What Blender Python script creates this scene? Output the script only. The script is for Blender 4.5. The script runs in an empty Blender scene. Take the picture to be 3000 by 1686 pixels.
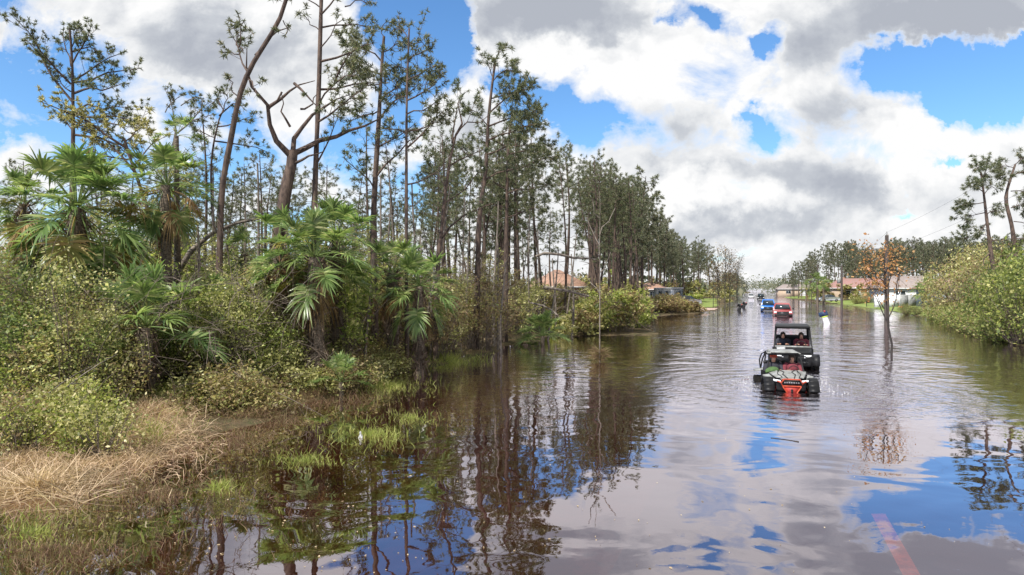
import bpy, bmesh, math, random
import numpy as np
from mathutils import Vector, Matrix

sc = bpy.context.scene
COL = sc.collection
F = 1800.0; HZ = 848.0; CH = 3.0          # focal length and horizon in photo pixels, eye height above the flood water

# ------------------------------------------------------------------ camera
cam = bpy.data.cameras.new('camera'); camo = bpy.data.objects.new('camera', cam); COL.objects.link(camo)
cam.sensor_width = 36.0; cam.lens = 36.0 * F / 3000.0
cam.shift_y = (HZ - 843.0) / 3000.0
cam.clip_start = 0.1; cam.clip_end = 6000
camo.location = (0, 0, CH); camo.rotation_euler = (math.radians(90), 0, 0)
sc.camera = camo

# ------------------------------------------------------------------ exposure
sc.view_settings.view_transform = 'Standard'; sc.view_settings.look = 'None'
sc.view_settings.exposure = 0.6; sc.view_settings.gamma = 1.0
sc.cycles.max_bounces = 8; sc.cycles.diffuse_bounces = 3; sc.cycles.glossy_bounces = 3
sc.cycles.transmission_bounces = 4; sc.cycles.transparent_max_bounces = 8

# ------------------------------------------------------------------ sun
AZ = math.radians(-138); EL = math.radians(50)
sund = Vector((math.sin(AZ) * math.cos(EL), math.cos(AZ) * math.cos(EL), math.sin(EL)))
sl = bpy.data.lights.new('sun', 'SUN'); sl.energy = 5.0; sl.angle = math.radians(0.5); sl.color = (1.0, 0.95, 0.86)
slo = bpy.data.objects.new('sun', sl); COL.objects.link(slo)
slo.rotation_euler = sund.to_track_quat('Z', 'Y').to_euler(); slo.location = (0, 0, 60)

# ------------------------------------------------------------------ node helpers
class NT:
    def __init__(s, tree): s.t = tree; s.n = tree.nodes; s.l = tree.links
    def node(s, typ, ins=None, **kw):
        nd = s.n.new(typ)
        for k, v in kw.items(): setattr(nd, k, v)
        if ins:
            for k, v in ins.items():
                if isinstance(v, bpy.types.NodeSocket): s.l.new(v, nd.inputs[k])
                else: nd.inputs[k].default_value = v
        return nd
    def math(s, op, a, b=None, c=None, clamp=False):
        ins = {0: a}
        if b is not None: ins[1] = b
        if c is not None: ins[2] = c
        return s.node('ShaderNodeMath', ins, operation=op, use_clamp=clamp).outputs[0]
    def vmath(s, op, a, b=None, scale=None):
        ins = {0: a}
        if b is not None: ins[1] = b
        if scale is not None: ins['Scale'] = scale
        nd = s.node('ShaderNodeVectorMath', ins, operation=op)
        return nd.outputs[1] if op in ('LENGTH', 'DOT_PRODUCT', 'DISTANCE') else nd.outputs[0]
    def noise(s, vec, scale, detail=4, rough=0.55, dist=0.0, out=0):
        nd = s.node('ShaderNodeTexNoise', {'Scale': scale, 'Detail': detail, 'Roughness': rough, 'Distortion': dist})
        if vec is not None: s.l.new(vec, nd.inputs['Vector'])
        return nd.outputs[out]
    def mix(s, fac, a, b):
        nd = s.node('ShaderNodeMix', data_type='RGBA')
        for i, v in ((0, fac), (6, a), (7, b)):
            if isinstance(v, bpy.types.NodeSocket): s.l.new(v, nd.inputs[i])
            else: nd.inputs[i].default_value = v if i == 0 else (tuple(v) + (1,) if len(v) == 3 else v)
        return nd.outputs[2]
    def rng(s, v, a, b, c=0.0, d=1.0, smooth=True):
        return s.node('ShaderNodeMapRange', {0: v, 1: a, 2: b, 3: c, 4: d}, interpolation_type='SMOOTHSTEP' if smooth else 'LINEAR').outputs[0]
    def ramp(s, fac, stops):
        nd = s.node('ShaderNodeValToRGB', {0: fac}); e = nd.color_ramp.elements
        while len(e) < len(stops): e.new(0.5)
        for k, (p, c) in enumerate(stops): e[k].position = p; e[k].color = tuple(c) + (1,)
        return nd.outputs[0]

# ------------------------------------------------------------------ sky: daylight blue with broken cumulus laid out by direction
world = bpy.data.worlds.new('World'); sc.world = world; world.use_nodes = True
w = NT(world.node_tree); w.n.clear()
geo = w.node('ShaderNodeTexCoord').outputs['Generated']
sky = w.node('ShaderNodeTexSky', sky_type='NISHITA', sun_disc=False, sun_elevation=EL, sun_rotation=AZ % (2 * math.pi), altitude=10, air_density=1.0, dust_density=0.6, ozone_density=2.0).outputs[0]
sky = w.node('ShaderNodeHueSaturation', {'Saturation': 1.12, 'Value': 1.0, 'Color': sky}).outputs[0]
sep = w.node('ShaderNodeSeparateXYZ', {0: geo})
yy = w.math('MAXIMUM', w.math('ABSOLUTE', sep.outputs[1]), 0.15)
u = w.math('DIVIDE', sep.outputs[0], yy); v = w.math('DIVIDE', sep.outputs[2], yy)
uv = w.node('ShaderNodeCombineXYZ', {0: u, 1: v, 2: 0.0}).outputs[0]
wn = w.noise(uv, 4.0, 9, 0.6, out=1)
uvw = w.vmath('ADD', uv, w.vmath('SCALE', w.vmath('SUBTRACT', wn, (0.5, 0.5, 0.5)), scale=0.21))
wn2 = w.noise(uv, 19.0, 6, 0.6, out=1)
uvw = w.vmath('ADD', uvw, w.vmath('SCALE', w.vmath('SUBTRACT', wn2, (0.5, 0.5, 0.5)), scale=0.065))
def blob(px, py, rx, ry, wt, rot=0, prev=None):
    # Mapping type TEXTURE puts the ellipse centre at location and its radii at scale
    m = w.node('ShaderNodeMapping', {'Vector': uvw, 'Location': ((px - 1500) / F, (HZ - py) / F, 0), 'Rotation': (0, 0, math.radians(rot)), 'Scale': (rx / F, ry / F, 1)}, vector_type='TEXTURE')
    g = w.node('ShaderNodeTexGradient', {0: m.outputs[0]}, gradient_type='SPHERICAL').outputs[1]
    return w.math('MULTIPLY_ADD', g, wt, prev if prev is not None else 0.0)
cov = w.rng(u, -0.16, 0.02, 0.05, 1.08)
cov = w.math('ADD', cov, w.rng(v, 0.24, 0.12, 0.0, 0.42))
CL = [  # clouds (+) and blue openings (-), placed by direction
    (330, 20, 330, 150, 1.7, -12), (640, 60, 420, 260, 2.3, 0), (760, 190, 330, 170, 1.8, -15), (560, 210, 200, 90, 1.2, 0), (900, 60, 160, 220, 1.3, 0), (60, 450, 130, 90, 1.4, 0), (0, 70, 60, 40, 1.0, 0),
    (370, 400, 130, 60, 1.2, 0), (590, 385, 110, 70, 1.2, 0), (870, 330, 130, 130, 1.7, 0), (1010, 300, 90, 110, 1.0, 0), (1345, 340, 150, 180, 2.3, 15), (1200, 480, 170, 60, 1.0, 0), (1320, 430, 160, 80, 1.2, 0),
    (1240, 150, 180, 330, -2.2, 12), (1180, 400, 90, 90, -1.4, 0), (1500, 270, 110, 190, -1.9, 25), (1560, 330, 150, 90, -1.6, 0), (1700, 340, 330, 150, -2.1, -14), (1370, 60, 60, 100, -1.0, 0),
    (1560, 20, 260, 130, 1.6, 0), (1440, 120, 90, 110, 1.2, 0), (1640, 90, 300, 130, 0.8, 0), (1850, 120, 280, 200, 0.7, 0), (1715, 290, 70, 90, 0.9, 30),
    (2035, 45, 170, 80, -1.95, 0), (1900, 55, 80, 40, -1.3, 0), (2290, 70, 150, 75, -1.8, 30), (2225, 110, 40, 60, -1.3, 0), (2180, 345, 60, 40, -1.3, 0), (2230, 400, 150, 85, -1.75, 20),
    (2860, 240, 370, 180, -3.6, -12), (2690, 190, 130, 90, -1.8, 0), (2990, 130, 60, 60, -1.0, 0), (2790, 350, 110, 50, -1.3, 0), (2980, 90, 60, 40, 0.8, 0), (2795, 462, 55, 18, -1.6, 0), (2630, 590, 60, 18, -1.3, 0),
    (2150, 742, 330, 26, -1.1, 0), (2830, 320, 50, 25, 0.9, 0), (2750, 40, 520, 160, 1.3, 0)]
for c in CL: cov = blob(*c[:5], c[5], cov)
vs = w.vmath('MULTIPLY', uv, (1.0, 1.35, 1.0))
n1 = w.noise(vs, 7.5, 12, 0.6, 0.25)
off = w.vmath('ADD', vs, (-0.008, 0.014, 0.0))
n2 = w.noise(off, 7.5, 12, 0.6, 0.25)
n3 = w.noise(vs, 3.1, 3, 0.5)
covn = w.math('ADD', w.math('MULTIPLY_ADD', n1, 4.0, -2.0), cov)
alpha = w.rng(covn, 0.06, 0.90, smooth=False)
alpha = w.math('POWER', alpha, 0.75)
# thick cores and flat bases are grey, thin sunlit rims are white
dark = w.math('MULTIPLY', w.rng(covn, 0.8, 2.6), 0.30)
GR = [(2760, 70, 620, 190, 1.25, -3), (1600, 20, 420, 105, 1.2, 0), (2430, 330, 260, 300, 0.62, 0), (1960, 430, 300, 130, 0.62, -10), (2480, 530, 480, 110, 0.62, 0), (2120, 665, 700, 95, 0.62, 0), (640, 190, 380, 190, 0.75, 0),
      (1350, 400, 110, 110, 0.3, 0), (2050, 210, 260, 140, -0.25, 0), (2650, 420, 260, 120, -0.6, 0), (2920, 420, 200, 130, -0.3, 0), (1700, 180, 260, 110, -0.5, 0), (2010, 560, 160, 60, -0.5, 0), (2230, 590, 150, 70, -0.55, 0), (860, 60, 200, 90, -0.4, 0), (2550, 700, 300, 60, -0.3, 0)]
for c in GR: dark = blob(*c[:5], c[5], dark)
dark = w.math('MULTIPLY_ADD', w.math('SUBTRACT', n3, 0.5), 0.45, dark)
dark = w.math('MULTIPLY_ADD', w.math('SUBTRACT', n2, n1), 1.7, dark)
b1_ = w.noise(vs, 5.0, 3, 0.5, 0.4); b2_ = w.noise(w.vmath('ADD', vs, (-0.03, 0.045, 0.0)), 5.0, 3, 0.5, 0.4)
dark = w.math('MULTIPLY_ADD', w.math('SUBTRACT', b2_, b1_), 1.25, dark)
bil = w.math('ABSOLUTE', w.math('SUBTRACT', w.noise(w.vmath('ADD', vs, w.vmath('SCALE', wn2, scale=0.03)), 11.0, 6, 0.55), 0.5))
dark = w.math('MULTIPLY_ADD', w.math('SUBTRACT', 0.07, bil), 1.1, dark)
dark = w.math('MULTIPLY', dark, w.rng(covn, 0.3, 1.2, 0.15, 1.0), clamp=True)
ccol = w.ramp(dark, [(0.0, (1.0, 1.0, 1.0)), (0.28, (0.84, 0.855, 0.875)), (0.6, (0.60, 0.63, 0.68)), (1.0, (0.46, 0.49, 0.555))])
STR = 0.1
cloud = w.vmath('SCALE', ccol, scale=0.66 / STR)
hz = w.rng(v, 0.0, 0.1, 0.55, 0.0)
skyb = w.mix(hz, w.vmath('MULTIPLY', sky, (0.95, 1.20, 1.37)), (5.2, 6.0, 6.5))
fin = w.mix(alpha, skyb, cloud)
bg = w.node('ShaderNodeBackground', {'Color': fin, 'Strength': STR})
w.l.new(bg.outputs[0], w.node('ShaderNodeOutputWorld').inputs[0])

# ------------------------------------------------------------------ materials
def newmat(name):
    m = bpy.data.materials.new(name); m.use_nodes = True; m.node_tree.nodes.clear(); return m, NT(m.node_tree)
def out(t, sh): t.l.new(sh, t.node('ShaderNodeOutputMaterial').inputs[0])
def leafmat(name, stops, transl=0.35, rough=0.5, boost=1.6):
    m, t = newmat(name)
    r = t.node('ShaderNodeNewGeometry').outputs['Random Per Island']
    oi = t.node('ShaderNodeObjectInfo').outputs['Random']
    c = t.ramp(r, stops)
    p = t.noise(t.node('ShaderNodeTexCoord').outputs['Object'], 0.9, 2)
    c = t.node('ShaderNodeHueSaturation', {'Value': t.math('MULTIPLY_ADD', p, 0.9, 0.6), 'Hue': t.math('MULTIPLY_ADD', oi, 0.03, 0.485), 'Color': c}).outputs[0]
    d = t.node('ShaderNodeBsdfPrincipled', {'Base Color': c, 'Roughness': rough, 'Specular IOR Level': 0.35})
    tr = t.node('ShaderNodeBsdfTranslucent', {'Color': t.vmath('MULTIPLY', c, (boost, boost * 1.05, boost * 0.7))})
    out(t, t.node('ShaderNodeMixShader', {0: transl, 1: d.outputs[0], 2: tr.outputs[0]}).outputs[0]); return m
def mat(name, a, b=None, scale=4.0, rough=0.7, metal=0.0, bump=0.0, spec=0.4, stretch=(1, 1, 1), coat=0.0):
    m, t = newmat(name); b = b or tuple(x * 0.75 for x in a)
    co = t.vmath('MULTIPLY', t.node('ShaderNodeTexCoord').outputs['Object'], stretch)
    n = t.noise(co, scale, 6, 0.6)
    c = t.mix(t.rng(n, 0.35, 0.65), a, b)
    p = t.node('ShaderNodeBsdfPrincipled', {'Base Color': c, 'Roughness': rough, 'Metallic': metal, 'Specular IOR Level': spec, 'Coat Weight': coat})
    if bump: t.l.new(t.node('ShaderNodeBump', {'Strength': bump, 'Distance': 0.03, 'Height': n}).outputs[0], p.inputs['Normal'])
    out(t, p.outputs[0]); return m

M = {}
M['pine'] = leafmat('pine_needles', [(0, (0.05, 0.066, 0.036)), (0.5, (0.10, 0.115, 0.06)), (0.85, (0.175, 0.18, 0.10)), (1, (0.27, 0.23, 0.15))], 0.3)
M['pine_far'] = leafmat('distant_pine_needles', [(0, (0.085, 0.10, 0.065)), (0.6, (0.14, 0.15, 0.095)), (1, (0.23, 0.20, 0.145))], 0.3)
M['dead'] = leafmat('dead_needles', [(0, (0.090, 0.060, 0.030)), (0.5, (0.140, 0.090, 0.045)), (1, (0.100, 0.100, 0.040))], 0.3)
M['bark'] = mat('pine_bark', (0.105, 0.072, 0.055), (0.035, 0.024, 0.02), 9, 0.9, bump=0.6, stretch=(1, 1, 0.3))
M['barkgrey'] = mat('grey_bark', (0.20, 0.17, 0.14), (0.08, 0.065, 0.055), 8, 0.9, bump=0.5, stretch=(1, 1, 0.4))
M['barkdark'] = mat('wet_dark_bark', (0.04, 0.032, 0.028), (0.018, 0.015, 0.014), 9, 0.8, bump=0.4)
M['palm'] = leafmat('palm_frond', [(0, (0.06, 0.105, 0.036)), (0.45, (0.13, 0.185, 0.06)), (0.85, (0.24, 0.29, 0.11)), (1, (0.42, 0.40, 0.22))], 0.38, 0.3, 1.7)
M['palmyel'] = leafmat('yellowing_frond', [(0, (0.140, 0.160, 0.040)), (0.6, (0.240, 0.200, 0.060)), (1, (0.300, 0.200, 0.090))], 0.4, 0.5)
M['palmdead'] = leafmat('dead_frond', [(0, (0.120, 0.070, 0.030)), (0.5, (0.210, 0.130, 0.055)), (1, (0.300, 0.200, 0.100))], 0.3, 0.7)
M['palmtrunk'] = mat('palm_trunk', (0.17, 0.135, 0.10), (0.05, 0.038, 0.03), 14, 0.9, bump=0.8, stretch=(1, 1, 2.2))
M['boots'] = leafmat('frond_boots', [(0, (0.050, 0.033, 0.025)), (0.6, (0.110, 0.075, 0.055)), (1, (0.200, 0.150, 0.110))], 0.1, 0.8)
M['gbush'] = leafmat('green_leaves', [(0, (0.08, 0.11, 0.022)), (0.5, (0.20, 0.24, 0.055)), (0.85, (0.34, 0.36, 0.10)), (1, (0.50, 0.47, 0.21))], 0.4)
M['ggrey'] = leafmat('grey_green_leaves', [(0, (0.10, 0.11, 0.04)), (0.5, (0.27, 0.26, 0.09)), (0.85, (0.43, 0.40, 0.18)), (1, (0.60, 0.54, 0.33))], 0.38)
M['bbush'] = leafmat('browned_leaves', [(0, (0.10, 0.07, 0.035)), (0.4, (0.22, 0.16, 0.08)), (0.7, (0.33, 0.26, 0.12)), (1, (0.26, 0.30, 0.10))], 0.35)
M['orange'] = leafmat('rust_orange_leaves', [(0, (0.28, 0.12, 0.06)), (0.5, (0.45, 0.19, 0.08)), (1, (0.36, 0.25, 0.13))], 0.4)
M['olive'] = leafmat('olive_leaves', [(0, (0.055, 0.08, 0.022)), (0.5, (0.12, 0.155, 0.045)), (0.85, (0.21, 0.24, 0.075)), (1, (0.32, 0.31, 0.14))], 0.4)
M['vivid'] = leafmat('vivid_green_leaves', [(0, (0.050, 0.120, 0.020)), (0.5, (0.100, 0.220, 0.040)), (1, (0.200, 0.340, 0.080))], 0.42)
M['twig'] = mat('twigs', (0.19, 0.15, 0.12), (0.09, 0.07, 0.055), 8, 0.9)
M['straw'] = leafmat('dry_straw', [(0, (0.24, 0.17, 0.10)), (0.5, (0.46, 0.345, 0.215)), (1, (0.64, 0.51, 0.34))], 0.3, 0.7, 1.2)
M['sedge'] = leafmat('yellow_green_blades', [(0, (0.120, 0.150, 0.030)), (0.5, (0.250, 0.270, 0.060)), (1, (0.360, 0.350, 0.120))], 0.4, 0.6, 1.4)
M['weed'] = leafmat('brown_weeds', [(0, (0.08, 0.05, 0.03)), (0.5, (0.17, 0.11, 0.06)), (0.8, (0.14, 0.14, 0.05)), (1, (0.32, 0.22, 0.13))], 0.3, 0.7)
M['black'] = mat('black_plastic', (0.011, 0.011, 0.012), (0.007, 0.007, 0.008), 5, 0.5, spec=0.25)
M['rubber'] = mat('tyre_rubber', (0.009, 0.009, 0.009), (0.014, 0.012, 0.010), 12, 0.9, spec=0.1)
M['metal'] = mat('grey_metal', (0.22, 0.22, 0.23), (0.15, 0.15, 0.16), 5, 0.35, 0.8)
M['white'] = mat('white_paint', (0.58, 0.58, 0.59), (0.42, 0.42, 0.42), 7, 0.4, coat=0.3)
M['greypaint'] = mat('light_grey_plastic', (0.27, 0.275, 0.27), (0.15, 0.15, 0.14), 5, 0.5)
M['orangepaint'] = mat('orange_paint', (0.42, 0.06, 0.022), (0.30, 0.04, 0.018), 9, 0.45)
M['redplate'] = mat('red_skid_plate', (0.42, 0.045, 0.03), (0.28, 0.03, 0.025), 5, 0.5)
M['redpaint'] = mat('faded_red_paint', (0.36, 0.06, 0.06), (0.30, 0.05, 0.05), 2, 0.3, coat=0.6)
M['bluepaint'] = mat('bright_blue_paint', (0.02, 0.19, 0.62), (0.015, 0.14, 0.5), 2, 0.3, coat=0.6)
M['silver'] = mat('silver_paint', (0.42, 0.43, 0.45), (0.36, 0.37, 0.39), 2, 0.3, 0.4, coat=0.5)
M['carglass'] = mat('dark_glass', (0.02, 0.03, 0.035), (0.015, 0.02, 0.025), 1, 0.08, spec=0.8)
M['lamp'] = mat('headlight_lens', (0.85, 0.87, 0.9), (0.7, 0.72, 0.75), 6, 0.12, spec=0.9)
M['skin'] = mat('skin', (0.42, 0.23, 0.16), (0.36, 0.19, 0.13), 4, 0.6)
M['cloth_dark'] = mat('dark_cloth', (0.03, 0.03, 0.04), (0.018, 0.018, 0.025), 8, 0.9)
M['cloth_red'] = mat('maroon_cloth', (0.16, 0.03, 0.04), (0.11, 0.02, 0.03), 8, 0.9)
M['cloth_green'] = mat('green_cloth', (0.06, 0.11, 0.035), (0.035, 0.07, 0.02), 9, 0.9, bump=0.5)
M['hair'] = mat('dark_hair', (0.03, 0.02, 0.015), (0.02, 0.014, 0.01), 20, 0.8)
M['navy'] = mat('navy_paint', (0.02, 0.045, 0.10), (0.015, 0.03, 0.07), 4, 0.5)
M['lime'] = mat('lime_band', (0.50, 0.62, 0.05), (0.42, 0.52, 0.04), 4, 0.5)
M['stucco'] = mat('pale_stucco', (0.56, 0.55, 0.53), (0.48, 0.47, 0.45), 3, 0.9, bump=0.2)
M['stuccogrey'] = mat('grey_stucco', (0.27, 0.29, 0.32), (0.22, 0.24, 0.27), 3, 0.9, bump=0.2)
M['stuccotan'] = mat('tan_stucco', (0.40, 0.31, 0.23), (0.34, 0.26, 0.19), 3, 0.9, bump=0.2)
M['stuccopeach'] = mat('peach_stucco', (0.50, 0.27, 0.18), (0.42, 0.22, 0.15), 3, 0.9, bump=0.2)
M['whitewall'] = mat('white_fence_panel', (0.74, 0.75, 0.77), (0.66, 0.67, 0.69), 3, 0.7)
M['pole'] = mat('weathered_pole_wood', (0.085, 0.068, 0.058), (0.045, 0.036, 0.032), 10, 0.9, bump=0.4, stretch=(1, 1, 0.15))
M['wire'] = mat('power_wire', (0.34, 0.34, 0.35), None, 3, 0.5)
M['lawn'] = None

def roofmat(name, a, b):
    m, t = newmat(name); co = t.node('ShaderNodeTexCoord').outputs['Object']
    wv = t.node('ShaderNodeTexWave', {'Vector': co, 'Scale': 3.2, 'Distortion': 0.6, 'Detail': 2.0}, bands_direction='Z').outputs[1]
    n = t.noise(co, 2.2, 6, 0.65)
    c = t.mix(t.rng(n, 0.3, 0.7), a, b)
    p = t.node('ShaderNodeBsdfPrincipled', {'Base Color': c, 'Roughness': 0.85})
    t.l.new(t.node('ShaderNodeBump', {'Strength': 0.5, 'Distance': 0.05, 'Height': wv}).outputs[0], p.inputs['Normal'])
    out(t, p.outputs[0]); return m
M['rooftaupe'] = roofmat('taupe_shingles', (0.27, 0.22, 0.20), (0.20, 0.165, 0.15))
M['roofred'] = roofmat('brick_red_shingles', (0.30, 0.14, 0.12), (0.22, 0.15, 0.13))
M['rooforange'] = roofmat('orange_clay_tiles', (0.36, 0.21, 0.145), (0.26, 0.16, 0.115))

def groundmat(name, a, b, c3, scale):
    m, t = newmat(name); co = t.node('ShaderNodeTexCoord').outputs['Object']
    n = t.noise(co, scale, 8, 0.65); n2 = t.noise(co, scale * 6, 5, 0.7)
    c = t.mix(t.rng(n, 0.4, 0.6), a, b); c = t.mix(t.rng(n2, 0.45, 0.75), c, c3)
    p = t.node('ShaderNodeBsdfPrincipled', {'Base Color': c, 'Roughness': 0.95, 'Specular IOR Level': 0.1})
    t.l.new(t.node('ShaderNodeBump', {'Strength': 0.6, 'Distance': 0.08, 'Height': n2}).outputs[0], p.inputs['Normal'])
    out(t, p.outputs[0]); return m
M['soil'] = groundmat('leaf_litter_ground', (0.075, 0.06, 0.035), (0.12, 0.085, 0.05), (0.05, 0.06, 0.022), 0.7)
M['lawn'] = groundmat('mown_lawn', (0.15, 0.20, 0.05), (0.21, 0.25, 0.08), (0.11, 0.15, 0.04), 0.25)
M['asphalt'] = groundmat('drowned_asphalt', (0.060, 0.046, 0.04), (0.042, 0.033, 0.028), (0.075, 0.06, 0.05), 0.8)
M['roadpaint'] = mat('yellow_road_paint', (0.62, 0.25, 0.11), (0.36, 0.15, 0.075), 9, 0.8)
M['slab'] = mat('pinkish_concrete', (0.42, 0.30, 0.25), (0.34, 0.25, 0.21), 2, 0.9)

# flood water: tea-stained, mirror-like, rippled down the street and calm under the trees
def watermat():
    m, t = newmat('flood_water')
    co = t.node('ShaderNodeTexCoord').outputs['Object']
    sp = t.node('ShaderNodeSeparateXYZ', {0: co}); X, Y = sp.outputs[0], sp.outputs[1]
    side = t.math('SUBTRACT', X, t.math('MULTIPLY', Y, 0.397))         # metres right of the street axis
    street = t.rng(side, -13.0, -6.5)
    calm = t.rng(Y, 24, 13)                                            # still water close to the viewer
    dv = t.vmath('LENGTH', t.vmath('SUBTRACT', co, (8.6, 19.0, 0.0)))
    wake = t.rng(dv, 7.0, 1.0)
    mixv = t.vmath('MULTIPLY', co, (0.75, 1.0, 1.0))
    big = t.noise(mixv, 0.55, 2, 0.5, 0.6)
    mid = t.noise(mixv, 1.25, 2, 0.45, 0.8)
    sm = t.noise(co, 4.5, 3, 0.55, 0.3)
    patch = t.rng(t.noise(co, 0.11, 2), 0.38, 0.62, 0.45, 1.0)
    amp = t.math('MULTIPLY', t.math('MULTIPLY_ADD', street, 0.85, 0.15), t.math('MULTIPLY_ADD', calm, -0.95, 1.0))
    h = t.math('MULTIPLY', t.math('ADD', t.math('MULTIPLY', mid, 0.060), t.math('MULTIPLY', sm, 0.008)), t.math('MULTIPLY', amp, patch))
    h = t.math('ADD', h, t.math('MULTIPLY', big, t.math('MULTIPLY_ADD', street, 0.022, 0.006)))
    ring = t.math('SINE', t.math('MULTIPLY_ADD', mid, 4.0, t.math('MULTIPLY', dv, 9.0)))
    h = t.math('ADD', h, t.math('MULTIPLY', t.math('MULTIPLY', ring, 0.007), wake))
    h = t.math('ADD', h, t.math('MULTIPLY', t.math('MULTIPLY', sm, 0.03), wake))
    bp = t.node('ShaderNodeBump', {'Strength': 1.0, 'Distance': 1.0, 'Height': h}).outputs[0]
    cs = t.math('ABSOLUTE', t.vmath('DOT_PRODUCT', t.node('ShaderNodeNewGeometry').outputs['Incoming'], bp), clamp=True)
    fr = t.math('MULTIPLY_ADD', t.math('POWER', t.math('SUBTRACT', 1.0, cs, clamp=True), 5.0), 0.947, 0.053)   # Schlick, the same from both sides
    fac = t.math('MULTIPLY_ADD', t.math('POWER', fr, 0.60), 1.12, 0.08, clamp=True)
    gl = t.node('ShaderNodeBsdfGlossy', {'Color': (0.95, 0.90, 0.97, 1), 'Roughness': 0.012, 'Normal': bp})
    tr = t.node('ShaderNodeBsdfTransparent', {'Color': (0.66, 0.37, 0.24, 1)})
    df = t.node('ShaderNodeBsdfDiffuse', {'Color': (0.022, 0.014, 0.009, 1)})
    body = t.node('ShaderNodeMixShader', {0: 0.16, 1: tr.outputs[0], 2: df.outputs[0]})
    out(t, t.node('ShaderNodeMixShader', {0: fac, 1: body.outputs[0], 2: gl.outputs[0]}).outputs[0]); return m
M['water'] = watermat()

# ------------------------------------------------------------------ mesh building
class MB:
    def __init__(s): s.V = []; s.Q = []; s.T = []; s.qm = []; s.tm = []; s.n = 0
    def add(s, v, q=None, t=None, m=0):
        v = np.asarray(v, float).reshape(-1, 3)
        if q is not None and len(q): q = np.asarray(q, int).reshape(-1, 4); s.Q.append(q + s.n); s.qm.append(np.full(len(q), m))
        if t is not None and len(t): t = np.asarray(t, int).reshape(-1, 3); s.T.append(t + s.n); s.tm.append(np.full(len(t), m))
        s.V.append(v); s.n += len(v); return s
    def tube(s, path, r, k=6, m=0, cap=False):
        p = np.asarray(path, float); n = len(p); r = np.broadcast_to(np.asarray(r, float), (n,))
        d = np.gradient(p, axis=0); d /= np.linalg.norm(d, axis=1)[:, None] + 1e-9
        ref = np.array([0.13, 0.99, 0.05]) if abs(d[:, 2]).mean() > 0.7 else np.array([0.05, 0.1, 0.99])
        a = np.cross(d, ref); a /= np.linalg.norm(a, axis=1)[:, None] + 1e-9; b = np.cross(d, a)
        th = np.arange(k) * 2 * math.pi / k
        v = p[:, None] + r[:, None, None] * (a[:, None] * np.cos(th)[None, :, None] + b[:, None] * np.sin(th)[None, :, None])
        i = np.arange(n - 1)[:, None] * k; j = np.arange(k)[None]; j2 = (j + 1) % k
        q = np.stack([i + j, i + j2, i + k + j2, i + k + j], -1).reshape(-1, 4)
        s.add(v, q, None, m)
        if cap:
            for e, ii in ((p[0], 0), (p[-1], (n - 1) * k)):
                ring = v.reshape(-1, 3)[ii:ii + k]; o = list(range(k))
                s.add(np.vstack([ring, e[None]]), None, [(o[x], o[(x + 1) % k], k) for x in range(k)], m)
        return s
    def blades(s, B, D, L, W, droop=0.0, rng=None, m=0):
        n = len(B); L = np.broadcast_to(L, (n,))[:, None]; W = np.broadcast_to(W, (n,))[:, None]; dr = np.broadcast_to(droop, (n,))[:, None]
        D = D / (np.linalg.norm(D, axis=1)[:, None] + 1e-9)
        sd = np.cross(D, rng.normal(size=(n, 3))); sd /= np.linalg.norm(sd, axis=1)[:, None] + 1e-9; sd = sd * W / 2
        g = np.array([0, 0, -1.0])
        p1 = B + D * L * 0.5 + g * L * dr * 0.25; p2 = B + D * L + g * L * dr
        v = np.stack([B - sd, B + sd, p1 + sd * .85, p1 - sd * .85, p2], 1)
        o = np.arange(n)[:, None] * 5
        return s.add(v, o + np.array([[0, 1, 2, 3]]), o + np.array([[3, 2, 4]]), m)
    def leaves(s, P, l, wd, rng, m=0, flat=0.0):
        n = len(P); a = rng.normal(size=(n, 3)); a[:, 2] *= (1 - flat); a /= np.linalg.norm(a, axis=1)[:, None] + 1e-9
        b = np.cross(a, rng.normal(size=(n, 3)) + np.array([0, 0, flat * 3])); b /= np.linalg.norm(b, axis=1)[:, None] + 1e-9
        sc_ = np.clip(np.exp(rng.normal(size=(n, 1)) * 0.42), .35, 2.3); a = a * l / 2 * sc_; b = b * wd / 2 * sc_
        v = np.stack([P - a, P + b, P + a, P - b], 1); o = np.arange(n)[:, None] * 4
        return s.add(v, o + np.arange(4)[None], None, m)
    def box(s, c, d, rz=0, m=0, rx=0):
        x, y, z = [q / 2 for q in d]
        v = np.array([(i, j, k) for k in (-z, z) for j in (-y, y) for i in (-x, x)], float)
        if rx: v = v @ np.array(Matrix.Rotation(rx, 3, 'X')).T
        if rz: v = v @ np.array(Matrix.Rotation(rz, 3, 'Z')).T
        return s.add(v + np.array(c), [(0, 2, 3, 1), (4, 5, 7, 6), (0, 1, 5, 4), (2, 6, 7, 3), (0, 4, 6, 2), (1, 3, 7, 5)], None, m)
    def hexa(s, lo, hi, m=0):
        """eight corners: four of the bottom ring, four of the top ring, same order"""
        return s.add(list(lo) + list(hi), [(3, 2, 1, 0), (4, 5, 6, 7), (0, 1, 5, 4), (1, 2, 6, 5), (2, 3, 7, 6), (3, 0, 4, 7)], None, m)
    def prism(s, prof, x0, x1, m=0, x0t=None, x1t=None):
        """side profile [(y,z)] extruded in x; upper points may be drawn in to x0t, x1t"""
        zs = [p[1] for p in prof]; lo, hi = min(zs), max(zs); n = len(prof); v = []
        for a, b in ((x0, x0t), (x1, x1t)):
            for (y, z) in prof:
                f = (z - lo) / (hi - lo + 1e-9); v.append((a if b is None else a + (b - a) * f, y, z))
        t = []; 
        from mathutils.geometry import tessellate_polygon
        for tri in tessellate_polygon([[Vector((0, y, z)) for (y, z) in prof]]): t.append(tri); t.append((tri[2] + n, tri[1] + n, tri[0] + n))
        return s.add(v, [(i, (i + 1) % n, (i + 1) % n + n, i + n) for i in range(n)], t, m)
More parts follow.
